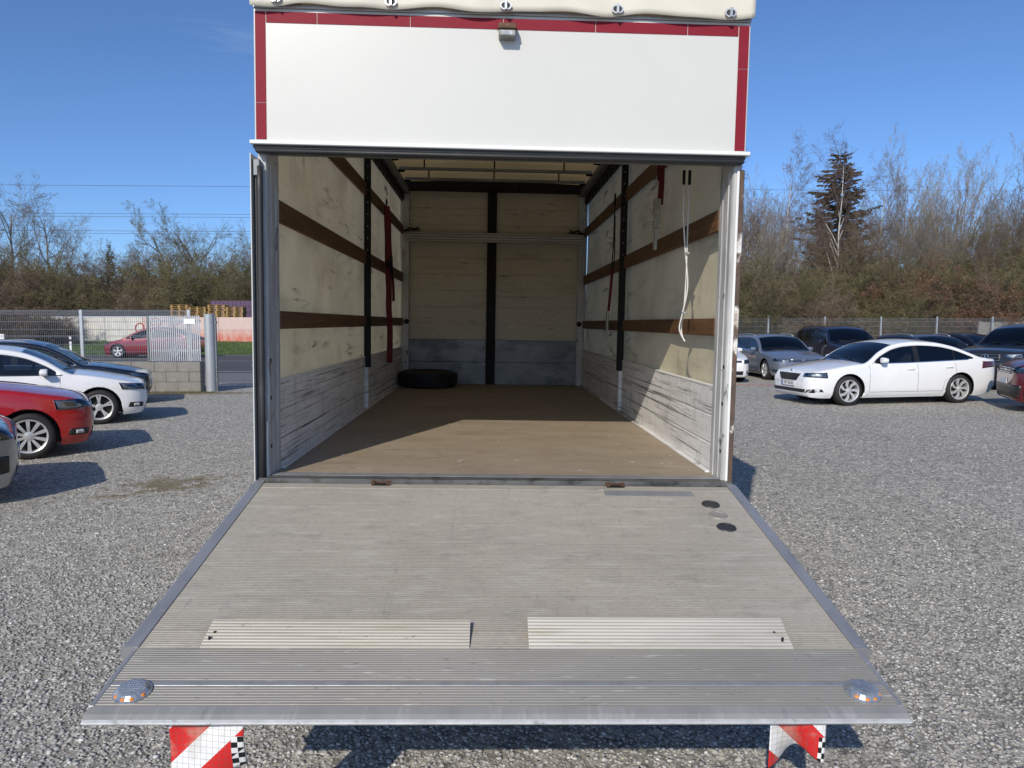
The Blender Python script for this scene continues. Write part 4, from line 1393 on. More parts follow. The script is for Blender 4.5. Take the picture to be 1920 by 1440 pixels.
        if S.get('star'):
            cx = ox - 1.0
            zc = (gc_[0][1] + gc_[3][1]) / 2
            base = hit_radial(cx, 0, zc, .03)
            m = MB(); m.lathe([(.085, -.004), (.095, 0), (.085, .004), (.078, 0)], 28, 'x', base, True)
            for a in (90, 210, 330):
                ca, sa = math.cos(math.radians(a)), math.sin(math.radians(a))
                m.add([(base.x, base.y + .083 * ca, base.z + .083 * sa), (base.x + .006, base.y - .013 * sa, base.z + .013 * ca), (base.x + .006, base.y + .013 * sa, base.z - .013 * ca)], [(0, 1, 2)])
            m.build('badge', D['chrome'], g)
        elif S.get('badge', True):
            cx = ox - 1.0
            zc = S.get('badge_z', gc_[3][1] + .03)
            base = hit_radial(cx, 0, zc, .004)
            m = MB(); m.lathe([(.0005, .008), (.03, .008), (.04, .004), (.042, -.004)], 20, 'x', base)
            m.build('badge', D['chrome'], root, smooth=True)
    if S.get('intake'):
        patch_r('lower_intake', D['trim'], S['intake'], .003, (18, 4))
    pz = S.get('plate_z', .45)
    pb = hit_radial(ox - 1.0, 0, pz, .012)
    m = MB(); m.box(pb.x - .006, pb.x + .006, -.26, .26, pz - .056, pz + .056)
    pl = m.build('number_plate', D['plate'], root, .002)
    if plate:
        m = MB(); m.box(pb.x + .0062, pb.x + .0075, -.258, -.215, pz - .053, pz + .053)
        # the country band sits at the plate's own left as one faces it
        me = m.mesh('country_band'); b = link('country_band', me, pl, D['plate_blue'])
        tm = text_mesh(plate, .105)
        tm.materials.append(D['ink_black'])
        tmat = Matrix(((0, 0, 1, pb.x + .0065), (1, 0, 0, .02), (0, 1, 0, pz), (0, 0, 0, 1)))
        tm.transform(tmat)
        link('plate_number', tm, pl)
        m = MB()
        for (y0, y1, z0, z1) in ((-.262, .262, -.058, -.052), (-.262, .262, .052, .058), (-.262, -.256, -.0515, .0515), (.256, .262, -.0515, .0515)):
            m.box(pb.x + .0062, pb.x + .008, y0, y1, pz + z0, pz + z1)
        m.build('plate_frame', D['ink_black'], pl)
    # --- side details
    zbF = belt
    for sd in (1, -1):
        for nm, pts in S['seams']:
            strip_side('panel_gap', D['trim'], pts, sd, .007)
        strip_side('window_trim', D['chrome'] if S.get('chrome') else D['trim'], [(S['win0'] + .12 + k * .1, belt(S['win0'] + .12 + k * .1) + .004) for k in range(int((S['win1'] - S['win0'] - .1) / .1))], sd, .016, .003)
        for (hs, hz) in S['handles']:
            c = hit_side(hs, hz, sd, .0)
            m = MB()
            m.box(c.x - .10, c.x + .10, c.y - .012, c.y + .012, c.z - .013, c.z + .013)
            hd = m.build('door_handle', paint, root, .010, True)
            hd.data.transform(Matrix.Translation((0, sd * .018, 0)))
        # mirror
        ms, mz = S['mirror']
        c = hit_side(ms, mz, sd, 0)
        m = MB()
        m.prism([(c.y + sd * .05, mz - .03), (c.y + sd * .08, mz - .05), (c.y + sd * .19, mz - .045), (c.y + sd * .215, mz - .005), (c.y + sd * .20, mz + .05), (c.y + sd * .10, mz + .075), (c.y + sd * .05, mz + .05)], c.x - .05, c.x + .065, 'x')
        mi = m.build('mirror', paint, root, .022, True)
        m = MB(); m.box(c.x - .02, c.x + .03, c.y - (.0 if sd > 0 else .09), c.y + (.09 if sd > 0 else .0), mz - .062, mz - .02)
        m.build('mirror_foot', D['trim'], mi, .008)
        m = MB(); m.box(c.x - .0585, c.x - .0555, c.y + (sd * .075 if sd > 0 else sd * .19), c.y + (sd * .19 if sd > 0 else sd * .075), mz - .03, mz + .05)
        m.build('mirror_glass', D['chrome'], mi, .001)
        # sill
        strip_side('sill_trim', D['trim'] if not S.get('body_sill') else paint, [(fo + R + .04 + k * .1, gc + .055) for k in range(int((wb - 2 * R - .02) / .1))], sd, .05, .004)
        if S.get('cladding'):
            for xc in (fo, fo + wb):
                pts = [(xc + (R + .025) * math.cos(a), wr + (R + .025) * math.sin(a)) for a in [PI * k / 18 for k in range(1, 18)]]
                strip_side('arch_cladding', D['plastic'], pts, sd, .06, .006)
    # --- wheels
    for xc in (wb / 2, -wb / 2):
        for sd in (1, -1):
            ty, ri, brk = wheel_meshes(wr, .215, S['rim'], S['spokes'], S['spoke_style'])
            w_ = link('wheel', ty, root)
            w_.location = (xc, sd * (hw - .135), wr)
            if sd < 0: w_.rotation_euler = (0, 0, PI)
            for nm, me in (('rim', ri), ('brake_disc', brk)):
                q = link(nm, me, w_)
            # liner
            m = MB()
            def liner(u, v, xc=xc, sd=sd):
                a = -.25 + (PI + .5) * u
                return (xc + (R + .006) * math.cos(a), sd * (hw - .45 + .39 * v), max(wr + (R + .006) * math.sin(a), gc + .0))
            m.grid(liner, 20, 1)
            m.lathe([(.0005, 0), (R, 0)], 20, 'y', (xc, sd * (hw - .45), wr))
            m.build('wheel_arch_liner', D['trim'], root, recalc=False)
    # --- cabin
    z0 = .36 + (gc - .19)
    sc = cowl + .35
    m = MB(); m.box(ox - (sc + .32), ox - (cowl + .06), -hw + .16, hw - .16, z0 + .2, belt(sc) - .03)
    m.build('dashboard', D['cabin'], root, .05)
    for sd in (1, -1):
        for (s_seat, wdt) in ((sc + .95, .25), (sc + 1.85, .3)):
            if s_seat + .3 > S['win1'] + .35: continue
            m = MB()
            m.box(ox - s_seat - .08, ox - s_seat + .42, sd * .38 - wdt, sd * .38 + wdt, z0 + .1, z0 + .26)
            m.prism([(ox - s_seat - .16, z0 + .78), (ox - s_seat - .06, z0 + .78), (ox - s_seat + .08, z0 + .25), (ox - s_seat - .06, z0 + .22)], sd * .38 - wdt, sd * .38 + wdt, 'y')
            m.box(ox - s_seat - .2, ox - s_seat - .1, sd * .38 - .12, sd * .38 + .12, z0 + .80, z0 + .98)
            m.build('seat', D['seat'], root, .03, True)
    m = MB()
    ctr = Vector((ox - sc - .42, .38, belt(sc) - .02))
    m.tube([ctr + Vector((.06 * math.sin(a) * .9, .185 * math.cos(a), .17 * math.sin(a))) for a in [2 * PI * k / 20 for k in range(21)]], .014, 6, False)
    m.tube([ctr + Vector((0, -.18, 0)), ctr + Vector((.03, 0, -.01)), ctr + Vector((0, .18, 0))], .014, 6)
    m.build('steering_wheel', D['trim'], root, smooth=True)
    if S.get('paper'):
        m = MB(); pc = Vector((ox - cowl - .28, -.25 if S['paper'] > 0 else .25, belt(cowl + .3) + .02))
        m.box(pc.x - .12, pc.x + .12, pc.y - .2, pc.y + .2, pc.z, pc.z + .004)
        m.build('price_sheet', D['paper'], root)
    if S.get('rails'):
        for sd in (1, -1):
            m = MB()
            P = []
            for k in range(13):
                s = head + .25 + (rw0 - head - .35) * k / 12
                h, nr, _, _ = tree.ray_cast(Vector((ox - s, sd * (ys(s, top(s) - .09) - .05), 3)), Vector((0, 0, -1)))
                z = (h.z if h else top(s)) + (.035 if 0 < k < 12 else .0)
                P.append((ox - s, sd * (ys(s, top(s) - .09) - .05), z))
            m.tube(P, .014, 6)
            m.build('roof_rail', D['trim'] if not S.get('chrome') else D['galv'], root, smooth=True)
    # wipers
    m = MB()
    for yy in (-.1, .45):
        P = []
        for k in range(6):
            h, nr, _, _ = tree.ray_cast(Vector((ox - (cowl + .05 + .02 * k), yy - .1 * k, 3)), Vector((0, 0, -1)))
            P.append((ox - (cowl + .05 + .02 * k), yy - .1 * k, (h.z if h else 1) + .012))
        m.tube(P, .008, 5)
    wp = m.build('wiper', D['trim'], root)
    wp['kind'] = 'stuff'
    bm.free()
    return root


def seams_for(fo, wb, wr, d0, d1, d2, belt_z, sill):
    """front wing edge, door split, rear door edge"""
    return [('f', [(d0, belt_z - .02), (d0, sill)]), ('b', [(d1, belt_z - .01), (d1 + .01, sill)]),
            ('r', [(d2, belt_z), (d2 + .03, belt_z - .25), (fo + wb - wr - .10, .52), (fo + wb - wr - .12, sill)]), ('s', [(d0, sill), (fo + wb - wr - .12, sill)])]


SPEC = {}
SPEC['liftback'] = dict(L=4.86, W=1.864, H=1.468, fo=.93, wb=2.841, wr=.333, gc=.17, cowl=1.30, header=2.10, rear0=3.62, rear1=4.36, win0=1.36, win1=4.16,
    top=[(0, .55), (.02, .66), (.07, .745), (.2, .80), (.6, .885), (1.05, .955), (1.30, .985), (1.75, 1.25), (2.10, 1.395), (2.4, 1.45), (2.75, 1.468), (3.2, 1.445), (3.62, 1.365), (4.1, 1.195), (4.36, 1.105), (4.6, 1.07), (4.77, 1.05), (4.83, .93), (4.86, .70)],
    belt=[(0, .70), (.5, .82), (1.2, .92), (2.4, .945), (3.6, .985), (4.3, 1.01), (4.86, 1.0)], pillars=[(2.58, 2.71), (3.60, 3.625)],
    headlight=[(29, .645), (56, .625), (55, .745), (30, .715)], taillight=[(38, .84), (62, .80), (60, .96), (34, .95)],
    grille=[(-17, .545), (17, .545), (24, .70), (-24, .70)], bars=15, vbars=True, intake=[(-42, .29), (42, .29), (48, .365), (-48, .365)], fog=[(40, .32), (52, .315), (50, .375), (40, .375)],
    plate_z=.47, badge_z=.745, mirror=(1.72, 1.0), handles=[(2.45, .80), (3.45, .835)], rim=.25, spokes=7, spoke_style='turbine', chrome=True, body_sill=True, dark_lamps=True, side_dark=True, paper=1,
    seams=seams_for(.93, 2.841, .333, 1.42, 2.64, 3.62, .93, .30))
SPEC['wagon'] = dict(L=4.77, W=1.832, H=1.48, fo=.90, wb=2.79, wr=.325, gc=.17, cowl=1.25, header=2.02, rear0=4.36, rear1=4.62, win0=1.32, win1=4.28,
    top=[(0, .53), (.02, .64), (.07, .72), (.2, .775), (.6, .865), (1.0, .935), (1.25, .965), (1.7, 1.24), (2.02, 1.39), (2.35, 1.455), (2.8, 1.48), (3.6, 1.455), (4.2, 1.395), (4.36, 1.35), (4.5, 1.17), (4.62, 1.0), (4.71, .93), (4.755, .8), (4.77, .62)],
    belt=[(0, .68), (.5, .80), (1.2, .90), (2.4, .93), (3.6, .965), (4.77, .99)], pillars=[(2.50, 2.62), (3.50, 3.60)],
    headlight=[(24, .62), (54, .64), (54, .725), (24, .69)], taillight=[(34, .80), (62, .80), (60, .93), (34, .93)],
    grille=[(-24, .61), (24, .61), (24, .695), (-24, .695)], bars=4, intake=[(-26, .27), (26, .27), (28, .37), (-28, .37)], fog=[(33, .31), (52, .30), (52, .38), (33, .37)],
    plate_z=.47, badge_z=.65, mirror=(1.66, .97), handles=[(2.36, .78), (3.4, .81)], rim=.22, spokes=5, spoke_style='wide', chrome=True, side_dark=True, rails=True, paper=-1,
    seams=seams_for(.90, 2.79, .325, 1.38, 2.56, 3.6, .91, .30))
SPEC['hatch'] = dict(L=4.26, W=1.80, H=1.455, fo=.87, wb=2.63, wr=.318, gc=.16, cowl=1.16, header=1.93, rear0=3.86, rear1=4.10, win0=1.2, win1=3.72,
    top=[(0, .53), (.02, .65), (.07, .735), (.2, .79), (.55, .87), (.95, .945), (1.16, .975), (1.6, 1.235), (1.93, 1.375), (2.25, 1.435), (2.6, 1.455), (3.2, 1.43), (3.7, 1.365), (3.86, 1.325), (4.0, 1.15), (4.10, 1.0), (4.2, .93), (4.245, .78), (4.26, .6)],
    belt=[(0, .69), (.5, .81), (1.1, .905), (2.3, .93), (3.4, .975), (4.26, 1.0)], pillars=[(2.42, 2.54), (3.32, 3.40)],
    headlight=[(30, .60), (55, .63), (57, .75), (32, .70)], taillight=[(36, .80), (62, .78), (60, .94), (36, .93)],
    grille=[(-28, .63), (28, .63), (28, .69), (-28, .69)], bars=2, intake=[(-30, .26), (30, .26), (30, .37), (-30, .37)], fog=[(36, .29), (50, .30), (49, .385), (36, .375)],
    plate_z=.46, badge_z=.66, mirror=(1.60, .965), handles=[(2.28, .80), (3.2, .83)], rim=.232, spokes=5, spoke_style='twin', body_sill=True, side_dark=True, paper=0,
    seams=seams_for(.87, 2.63, .318, 1.36, 2.48, 3.42, .92, .28))
SPEC['suv'] = dict(L=4.9, W=1.95, H=1.75, fo=.88, wb=2.93, wr=.37, gc=.24, cowl=1.28, header=2.0, rear0=4.32, rear1=4.70, win0=1.34, win1=4.25,
    top=[(0, .66), (.02, .85), (.07, .97), (.2, 1.03), (.6, 1.09), (1.0, 1.13), (1.28, 1.155), (1.7, 1.45), (2.0, 1.625), (2.3, 1.71), (2.8, 1.75), (3.6, 1.72), (4.15, 1.65), (4.32, 1.60), (4.52, 1.38), (4.70, 1.15), (4.8, 1.07), (4.87, .9), (4.9, .68)],
    belt=[(0, .85), (.5, .98), (1.2, 1.06), (2.4, 1.10), (3.6, 1.14), (4.9, 1.16)], pillars=[(2.52, 2.64), (3.55, 3.65)],
    headlight=[(26, .80), (54, .82), (54, .92), (27, .90)], taillight=[(36, .95), (62, .95), (60, 1.08), (36, 1.08)],
    grille=[(-20, .66), (20, .66), (21, .94), (-21, .94)], bars=3, intake=[(-34, .33), (34, .33), (36, .50), (-36, .50)], fog=[(36, .42), (52, .42), (52, .5), (36, .5)],
    plate_z=.58, badge_z=.98, mirror=(1.74, 1.16), handles=[(2.4, .96), (3.4, 1.0)], rim=.25, spokes=5, spoke_style='twin', side_dark=True, rails=True, cladding=True, paper=-1,
    seams=seams_for(.88, 2.93, .37, 1.45, 2.58, 3.62, 1.08, .38))
SPEC['van'] = dict(L=4.9, W=1.904, H=1.97, fo=.90, wb=3.0, wr=.345, gc=.20, cowl=.86, header=1.66, rear0=4.66, rear1=4.80, win0=.95, win1=4.6, tumble=.2,
    top=[(0, .60), (.02, .82), (.07, .96), (.18, 1.03), (.5, 1.12), (.86, 1.19), (1.3, 1.58), (1.66, 1.84), (1.95, 1.94), (2.5, 1.97), (4.2, 1.955), (4.66, 1.89), (4.74, 1.6), (4.80, 1.15), (4.86, .95), (4.9, .62)],
    belt=[(0, .86), (.5, 1.02), (1.2, 1.11), (2.4, 1.13), (4.9, 1.14)], pillars=[(2.05, 2.2), (3.4, 3.5)],
    headlight=[(26, .80), (58, .84), (58, .96), (27, .92)], taillight=[(40, .9), (62, .9), (60, 1.3), (40, 1.3)],
    grille=[(-26, .78), (26, .78), (26, .92), (-26, .92)], bars=3, intake=[(-40, .30), (40, .30), (42, .56), (-42, .56)], fog=[(44, .36), (56, .36), (56, .48), (44, .48)],
    plate_z=.62, badge_z=.86, mirror=(1.35, 1.2), handles=[(1.95, 1.0), (2.4, 1.0)], rim=.225, spokes=5, spoke_style='twin', side_dark=True, cladding=False, paper=0,
    seams=seams_for(.90, 3.0, .345, 1.12, 2.12, 3.5, 1.1, .32))
SPEC['crossover'] = dict(L=4.75, W=1.92, H=1.62, fo=.87, wb=2.89, wr=.355, gc=.17, cowl=1.0, header=2.05, rear0=3.35, rear1=4.40, win0=1.15, win1=4.2,
    top=[(0, .56), (.02, .66), (.07, .74), (.2, .80), (.6, .93), (1.0, 1.03), (1.5, 1.30), (2.05, 1.545), (2.4, 1.61), (2.8, 1.62), (3.35, 1.56), (3.9, 1.40), (4.4, 1.21), (4.6, 1.13), (4.7, 1.05), (4.74, .85), (4.75, .62)],
    belt=[(0, .74), (.5, .85), (1.2, .98), (2.4, 1.02), (3.6, 1.07), (4.75, 1.1)], pillars=[(2.55, 2.66), (3.55, 3.6)],
    headlight=[(34, .70), (56, .76), (56, .83), (36, .76)], taillight=[(36, .95), (62, .95), (60, 1.04), (36, 1.04)],
    grille=None, intake=[(-30, .26), (30, .26), (30, .34), (-30, .34)], plate_z=.46, mirror=(1.62, 1.05), handles=[(2.4, .93), (3.4, .96)], rim=.245, spokes=5, spoke_style='wide', dark_roof=True, side_dark=True, body_sill=False, paper=0,
    seams=seams_for(.87, 2.89, .355, 1.4, 2.6, 3.6, 1.0, .30))


def car_at(front_axle_near, heading_vec, spec, side):
    """centre (ground) from the ground contact of a near front wheel; side=+1 if it is the left wheel"""
    h = Vector((heading_vec[0], heading_vec[1], 0)).normalized()
    lft = Vector((-h.y, h.x, 0))
    S = SPEC[spec]
    c = Vector((front_axle_near[0], front_axle_near[1], 0)) - lft * side * (S['W'] / 2 - .06) - h * (S['wb'] / 2)
    return (c.x, c.y, 0), math.atan2(h.y, h.x)


def build_cars():
    D = MATS
    G1 = 'cars parked along the left of the gravel yard'
    G2 = 'cars parked on the right of the gravel yard'
    # right: white liftback, side-on
    p, h = car_at((7.94, 12.11), (-.986, -.164), 'liftback', 1)
    make_car('liftback_car', SPEC['liftback'], D['paint_white'], p, h, 'white liftback car standing side-on in front of the dark cars', group=G2, plate='4SP 8646')
    # silver-blue estate
    p, h = car_at((8.93, 19.65), (.03, -1), 'wagon', -1)
    make_car('estate_car', SPEC['wagon'], D['paint_bluesilver'], p, h, 'silver blue estate car parked facing out beside the white liftback', group=G2)
    make_car('suv_car', SPEC['suv'], D['paint_navy'], (13.2, 23.4, 0), math.radians(-90), 'dark navy SUV parked between the silver estate and a slate estate', group=G2)
    make_car('estate_car', SPEC['wagon'], D['paint_slate'], (15.0, 20.7, 0), math.radians(-88), 'slate blue estate car parked behind the white liftback roof', group=G2, H=1.5)
    make_car('hatchback_car', SPEC['hatch'], D['paint_navy'], (19.6, 25.5, 0), math.radians(-72), 'dark blue hatchback parked behind the dark grey SUV', group=G2)
    make_car('suv_car', SPEC['suv'], D['paint_grey'], (15.5, 16.9, 0), math.atan2(-.5, -.85), 'dark grey SUV with round star badge on its grille', group=G2, plate='2222', star=True, rails=False, cladding=False, plate_z=.70, top=[(a, b + .08 * min(1, a / .05 + .3)) for a, b in SPEC['suv']['top']], belt=[(a, b + .06) for a, b in SPEC['suv']['belt']], headlight=[(26, .90), (54, .92), (54, 1.02), (27, 1.0)], grille=[(-21, .79), (21, .79), (21, 1.02), (-21, 1.02)])
    p, h = car_at((11.4, 10.35), (-.92, .38), 'van', 1)
    make_car('van', dict(SPEC['van'], fo=.8), D['paint_maroon'], p, h, 'maroon van with grey lower bumper parked beside the white liftback', 'van', group=G2, cladding=False)
    make_car('hatchback_car', SPEC['hatch'], D['paint_white'], (7.15, 20.4, 0), math.radians(-90), 'white hatchback half hidden by the truck beside the silver estate', group=G2)
    # left row, facing the truck
    p, h = car_at((-7.1, 9.57), (.91, .42), 'hatch', -1)
    make_car('hatchback_car', dict(SPEC['hatch'], fo=.78), D['paint_white'], p, h, 'white hatchback with twin spoke wheels parked beside a red car', group=G1)
    p, h = car_at((-6.23, 6.09), (.87, .49), 'hatch', -1)
    S2 = dict(SPEC['hatch']); S2['top'] = [(a, b + (.045 if a > .1 else .02)) for a, b in S2['top']]; S2['belt'] = [(a, b + .04) for a, b in S2['belt']]
    S2['spoke_style'] = 'ten'; S2['spokes'] = 10; S2['H'] = 1.5; S2['fo'] = .77
    S2['headlight'] = [(30, .66), (57, .66), (58, .79), (33, .77)]
    make_car('hatchback_car', S2, D['paint_red'], p, h, 'bright red hatchback parked between a silver car and a white hatchback', group=G1)
    p, h = car_at((-5.42, 3.12), (.85, .53), 'hatch', -1)
    make_car('hatchback_car', S2, D['paint_silver'], p, h, 'silver car with black rimmed fog lamp parked beside the red hatchback', group=G1, fog=[(37, .33), (56, .30), (55, .52), (37, .50)])
    p, h = car_at((-8.55, 12.6), (.93, .37), 'wagon', -1)
    make_car('estate_car', SPEC['wagon'], D['paint_black'], p, h, 'black car parked beyond the white hatchback by the block wall', group=G1, H=1.5)
    # moving on the road
    make_car('crossover_car', SPEC['crossover'], D['paint_dkred'], (-17.9, 36.0, .008), math.radians(180), 'crimson crossover car driving past on the road behind the fence', group=None)
build_cars()

# ------------------------------------------------------------------ walls, fences, street things
def copy_mesh(name, me, parent, loc=(0, 0, 0), rot=(0, 0, 0), scale=(1, 1, 1)):
    o = bpy.data.objects.new(name, me)
    COL.objects.link(o)
    o.parent = parent
    o.location = loc; o.rotation_euler = rot; o.scale = scale
    return o


def wire_panel(w, z0, z1, pitch=.05, r=.0028, folds=()):
    m = MB()
    n = int(w / pitch)
    def wire(p, q, r):
        p, q = Vector(p), Vector(q)
        t = (q - p).normalized()
        a = t.cross(Vector((0, 1, 0))).normalized() * r; b = Vector((0, r, 0))
        vs = [p + a + b * .6, p - a + b * .6, p - b, q + a + b * .6, q - a + b * .6, q - b]
        m.add(vs, [(0, 1, 4, 3), (1, 2, 5, 4), (2, 0, 3, 5)])
    for i in range(n + 1):
        x = i * w / n
        wire((x, 0, z0), (x, 0, z1), r)
    z = z0 + .03
    zs = []
    while z < z1 - .02:
        zs.append(z); z += .2
    zs.append(z1 - .03)
    for z in zs:
        wire((0, -.004, z), (w, -.004, z), r * 1.15)
        if folds and min(abs(z - f) for f in folds) < .06:
            wire((0, -.02, z + .03), (w, -.02, z + .03), r * 1.1)
    return m.mesh('mesh_panel', recalc=False)


def build_site():
    D = MATS
    # ---- block wall with mesh fence along the road
    YW = 16.05
    wall = empty('block_wall', (-7.72, YW, 0))
    tag(wall, 'low grey concrete block wall beside the round gate post', 'wall')
    bl, bh = .60, .27
    full = MB(); full.box(-bl + .004, -.004, -.15, .15, .003, bh - .003); fm = full.mesh('block', .006); fm.materials.append(D['block'])
    half = MB(); half.box(-bl / 2 + .004, -.004, -.15, .15, .003, bh - .003); hm = half.mesh('block', .006); hm.materials.append(D['block'])
    rng = random.Random(5)
    for c in range(3):
        x = 0
        if c % 2 == 1:
            copy_mesh('block', hm, wall, (0, rng.uniform(-.004, .004), c * bh)); x = -bl / 2
        while x > -13:
            copy_mesh('block', fm, wall, (x, rng.uniform(-.005, .005), c * bh)); x -= bl
    m = MB(); m.box(-13.2, -.02, -.135, .135, 0, 3 * bh - .01)
    m.build('mortar_core', D['mortar'], wall)
    zw = 3 * bh
    fence = empty('mesh_fence', (-7.72, YW, zw))
    tag(fence, 'galvanised wire mesh fence standing on the block wall', 'fence')
    pm = MB(); pm.box(-.04, .04, -.03, .03, 0, 1.38); pmesh = pm.mesh('post', .005); pmesh.materials.append(D['galv'])
    wp = wire_panel(2.72, .03, 1.36, .05, .0042, (.1, .7, 1.3)); wp.materials.append(D['galv'])
    for i in range(6):
        copy_mesh('post', pmesh, fence, (-.30 - i * 2.82, -.02, 0))
        p = copy_mesh('mesh_panel', wp, fence, (-.30 - (i + 1) * 2.82 + .05, -.06, 0))
        p['kind'] = 'stuff'
    # slatted leaf beside the gate post
    gate = empty('gate_leaf', (-9.02, YW - .11, zw))
    tag(gate, 'galvanised gate leaf of upright slats on the wire fence beside the gate post', 'gate')
    sm = MB(); sm.box(-.017, .017, -.008, .008, .0, 1.2); smesh = sm.mesh('slat', .002); smesh.materials.append(D['galv'])
    for i in range(25):
        copy_mesh('slat', smesh, gate, (i * .054, 0, .02))
    for z in (.30, 1.08):
        m = MB(); m.box(-.02, 1.32, .009, .045, z - .03, z + .03)
        m.build('rail', D['galv'], gate, .003)
    m = MB(); m.box(-.075, -.02, -.03, .05, 0, 1.22)
    m.build('stile', D['grey_steel'], gate, .004)
    m = MB(); m.box(.9, 1.2, -.02, -.011, 1.0, 1.14)
    m.build('sign_plate', D['sign'], gate, .001)
    # big round post
    post = empty('gate_post', (-7.5, YW + .02, 0))
    tag(post, 'thick round grey steel gate post at the end of the block wall', 'post')
    m = MB(); m.lathe([(.0005, 2.08), (.12, 2.08), (.135, 2.07), (.135, 0)], 28)
    autosmooth(m.build('tube', D['galv_smooth'], post), 40)
    m = MB(); m.box(.11, .17, -.02, .06, 0, 2.0); m.build('guide', D['grey_steel'], post, .004)
    for z in (.28, 1.82):
        m = MB(); m.box(.165, .2, -.05, .03, z, z + .07); m.build('hinge', D['grey_steel'], post, .006)
    # grass tuft strip at the wall foot
    rng2 = np.random.default_rng(8)
    n = 2600
    x = rng2.uniform(-11.5, -7.3, n); y = YW - .2 - np.abs(rng2.normal(0, .16, n)); h = rng2.uniform(.015, .06, n); a = rng2.uniform(0, 6.28, n)
    dx, dy = np.cos(a) * .006, np.sin(a) * .006
    V = np.stack([np.stack([x - dx, y - dy, x * 0], 1), np.stack([x + dx, y + dy, x * 0], 1), np.stack([x + rng2.normal(0, .03, n), y + rng2.normal(0, .03, n), h], 1)], 1).reshape(-1, 3)
    npmesh('weeds', V, np.arange(3 * n).reshape(-1, 3), D['bud_olive'], kind='stuff', label='sparse yellow green weeds along the foot of the block wall', cat='weeds')
    # ---- concrete wall beyond the road
    cw = empty('concrete_wall', (-36, 46.2, .5))
    tag(cw, 'long concrete wall washed white and pink with red graffiti', 'wall')
    for i in range(16):
        x0 = 2.9 + i * 2.5
        mat = D['wall_white'] if i < 4 else D['wall_pink']
        for k in range(2):
            m = MB(); m.box(x0 + .01, x0 + 2.49, -.06, .06, k * .86, k * .86 + .852)
            m.build('wall_panel', mat, cw, .01)
    # graffiti loops
    m = MB()
    gx = 12.4
    for pts in ([(0, 1.0), (.25, 1.2), (.5, 1.05), (.45, .7), (.15, .6), (0, .85), (.1, 1.1)], [(.75, .45), (.85, .9), (.95, 1.4), (1.2, 1.55), (1.5, 1.45)], [(.9, 1.05), (1.2, 1.12), (1.6, 1.1)],
                [(1.35, .5), (1.4, 1.0), (1.7, 1.35), (2.1, 1.3), (2.3, 1.0), (2.1, .6)], [(-.1, .35), (.5, .3), (1.2, .42), (1.7, .3)], [(2.4, .4), (2.5, 1.1), (2.9, 1.3), (3.2, 1.0)]):
        P = catenary([(gx + a * 1.1, -.064, b + .12) for a, b in pts], 6)
        m.tube(P, .036, 4)
    m.build('graffiti', D['ink_red'], cw)
    # flat roofed shed behind the wall
    sh = empty('shed', (-26.2, 52, .4))
    tag(sh, 'long low shed with dark felt roof behind the concrete wall', 'shed')
    m = MB(); m.box(-6.5, 6.5, 0, 6, 0, 1.75); m.build('wall', D['block'], sh)
    m = MB(); m.prism([(-1.0, 1.76), (6.6, 2.5), (6.6, 2.62), (-1.0, 1.9)], -7.2, 7.2, 'x'); m.build('roof', D['roof_felt'], sh)
    m = MB(); m.box(-7.25, 7.25, -1.08, -1.01, 1.66, 1.94); m.build('fascia', D['galv'], sh)
    # pallet stacks
    def pallet_mesh(w=1.2, d=.8):
        m = MB()
        for i in range(5): m.box(-w / 2, w / 2, -d / 2 + i * d / 4.45, -d / 2 + i * d / 4.45 + .1, .122, .144)
        for x in (-w / 2, -.07, w / 2 - .14): m.box(x, x + .14, -d / 2, d / 2, .022, .121)
        for y in (-d / 2, -.05, d / 2 - .1): m.box(-w / 2, w / 2, y, y + .1, 0, .0215)
        return m.mesh('pallet')
    pa = pallet_mesh(); pa.materials.append(D['pallet'])
    pb = pallet_mesh(); pb.materials.append(D['pallet_old'])
    def stack(x, y, z, n, me, label, cols=1):
        s = empty('pallet_stack', (x, y, z))
        tag(s, label, 'pallets', 'pallet stacks beyond the road')
        for c in range(cols):
            for i in range(n - (c % 2)):
                copy_mesh('pallet', me, s, (c * 1.26 + random.Random(i + c).uniform(-.03, .03), 0, i * .146), (0, 0, random.Random(i).uniform(-.03, .03)))
        return s
    stack(-21.9, 49.5, .5, 18, pa, 'yellow wooden pallets stacked behind the pink wall, wide stack', 2)
    stack(-19.3, 49.5, .5, 18, pa, 'yellow wooden pallets stacked behind the pink wall below the purple crates', 2)
    stack(-43.0, 56, .6, 26, pa, 'tall narrow stack of yellow pallets among the bare trees')
    stack(-48.8, 56, .6, 22, pb, 'dark brown pallets stacked behind the hedge', 2)
    stack(-46.0, 58, .6, 17, pb, 'lower dark brown pallets beside the taller brown stack', 1)
    stack(-24.3, 51.0, .5, 12, pb, 'dark old pallets stacked beside the yellow pallets', 1)
    cr = empty('crate_stack', (-20.3, 53, .5))
    tag(cr, 'purple plastic crates piled behind the yellow pallets', 'crates')
    cm = MB()
    cm.box(-.6, .6, -.5, .5, 0, .06)
    for s_ in (-1, 1):
        cm.box(s_ * .6 - .02, s_ * .6 + .02, -.5, .5, .06, .5); cm.box(-.58, .58, s_ * .5 - .02, s_ * .5 + .02, .06, .5)
    for x in (-.6, -.3, 0, .3, .6): cm.box(x - .03, x + .03, -.54, -.521, .06, .5)
    cme = cm.mesh('crate'); cme.materials.append(D['crate'])
    for i in range(3):
        for k in range(6): copy_mesh('crate', cme, cr, (i * 1.26, 0, k * .502))
    # white sign board and marker post
    sg = empty('sign_board', (-29.2, 40.0, .05))
    tag(sg, 'plain white sign board on two legs before the hedge', 'sign')
    m = MB(); m.box(-1.0, .95, -.02, .02, .62, 1.15); m.build('board', D['sign'], sg, .01)
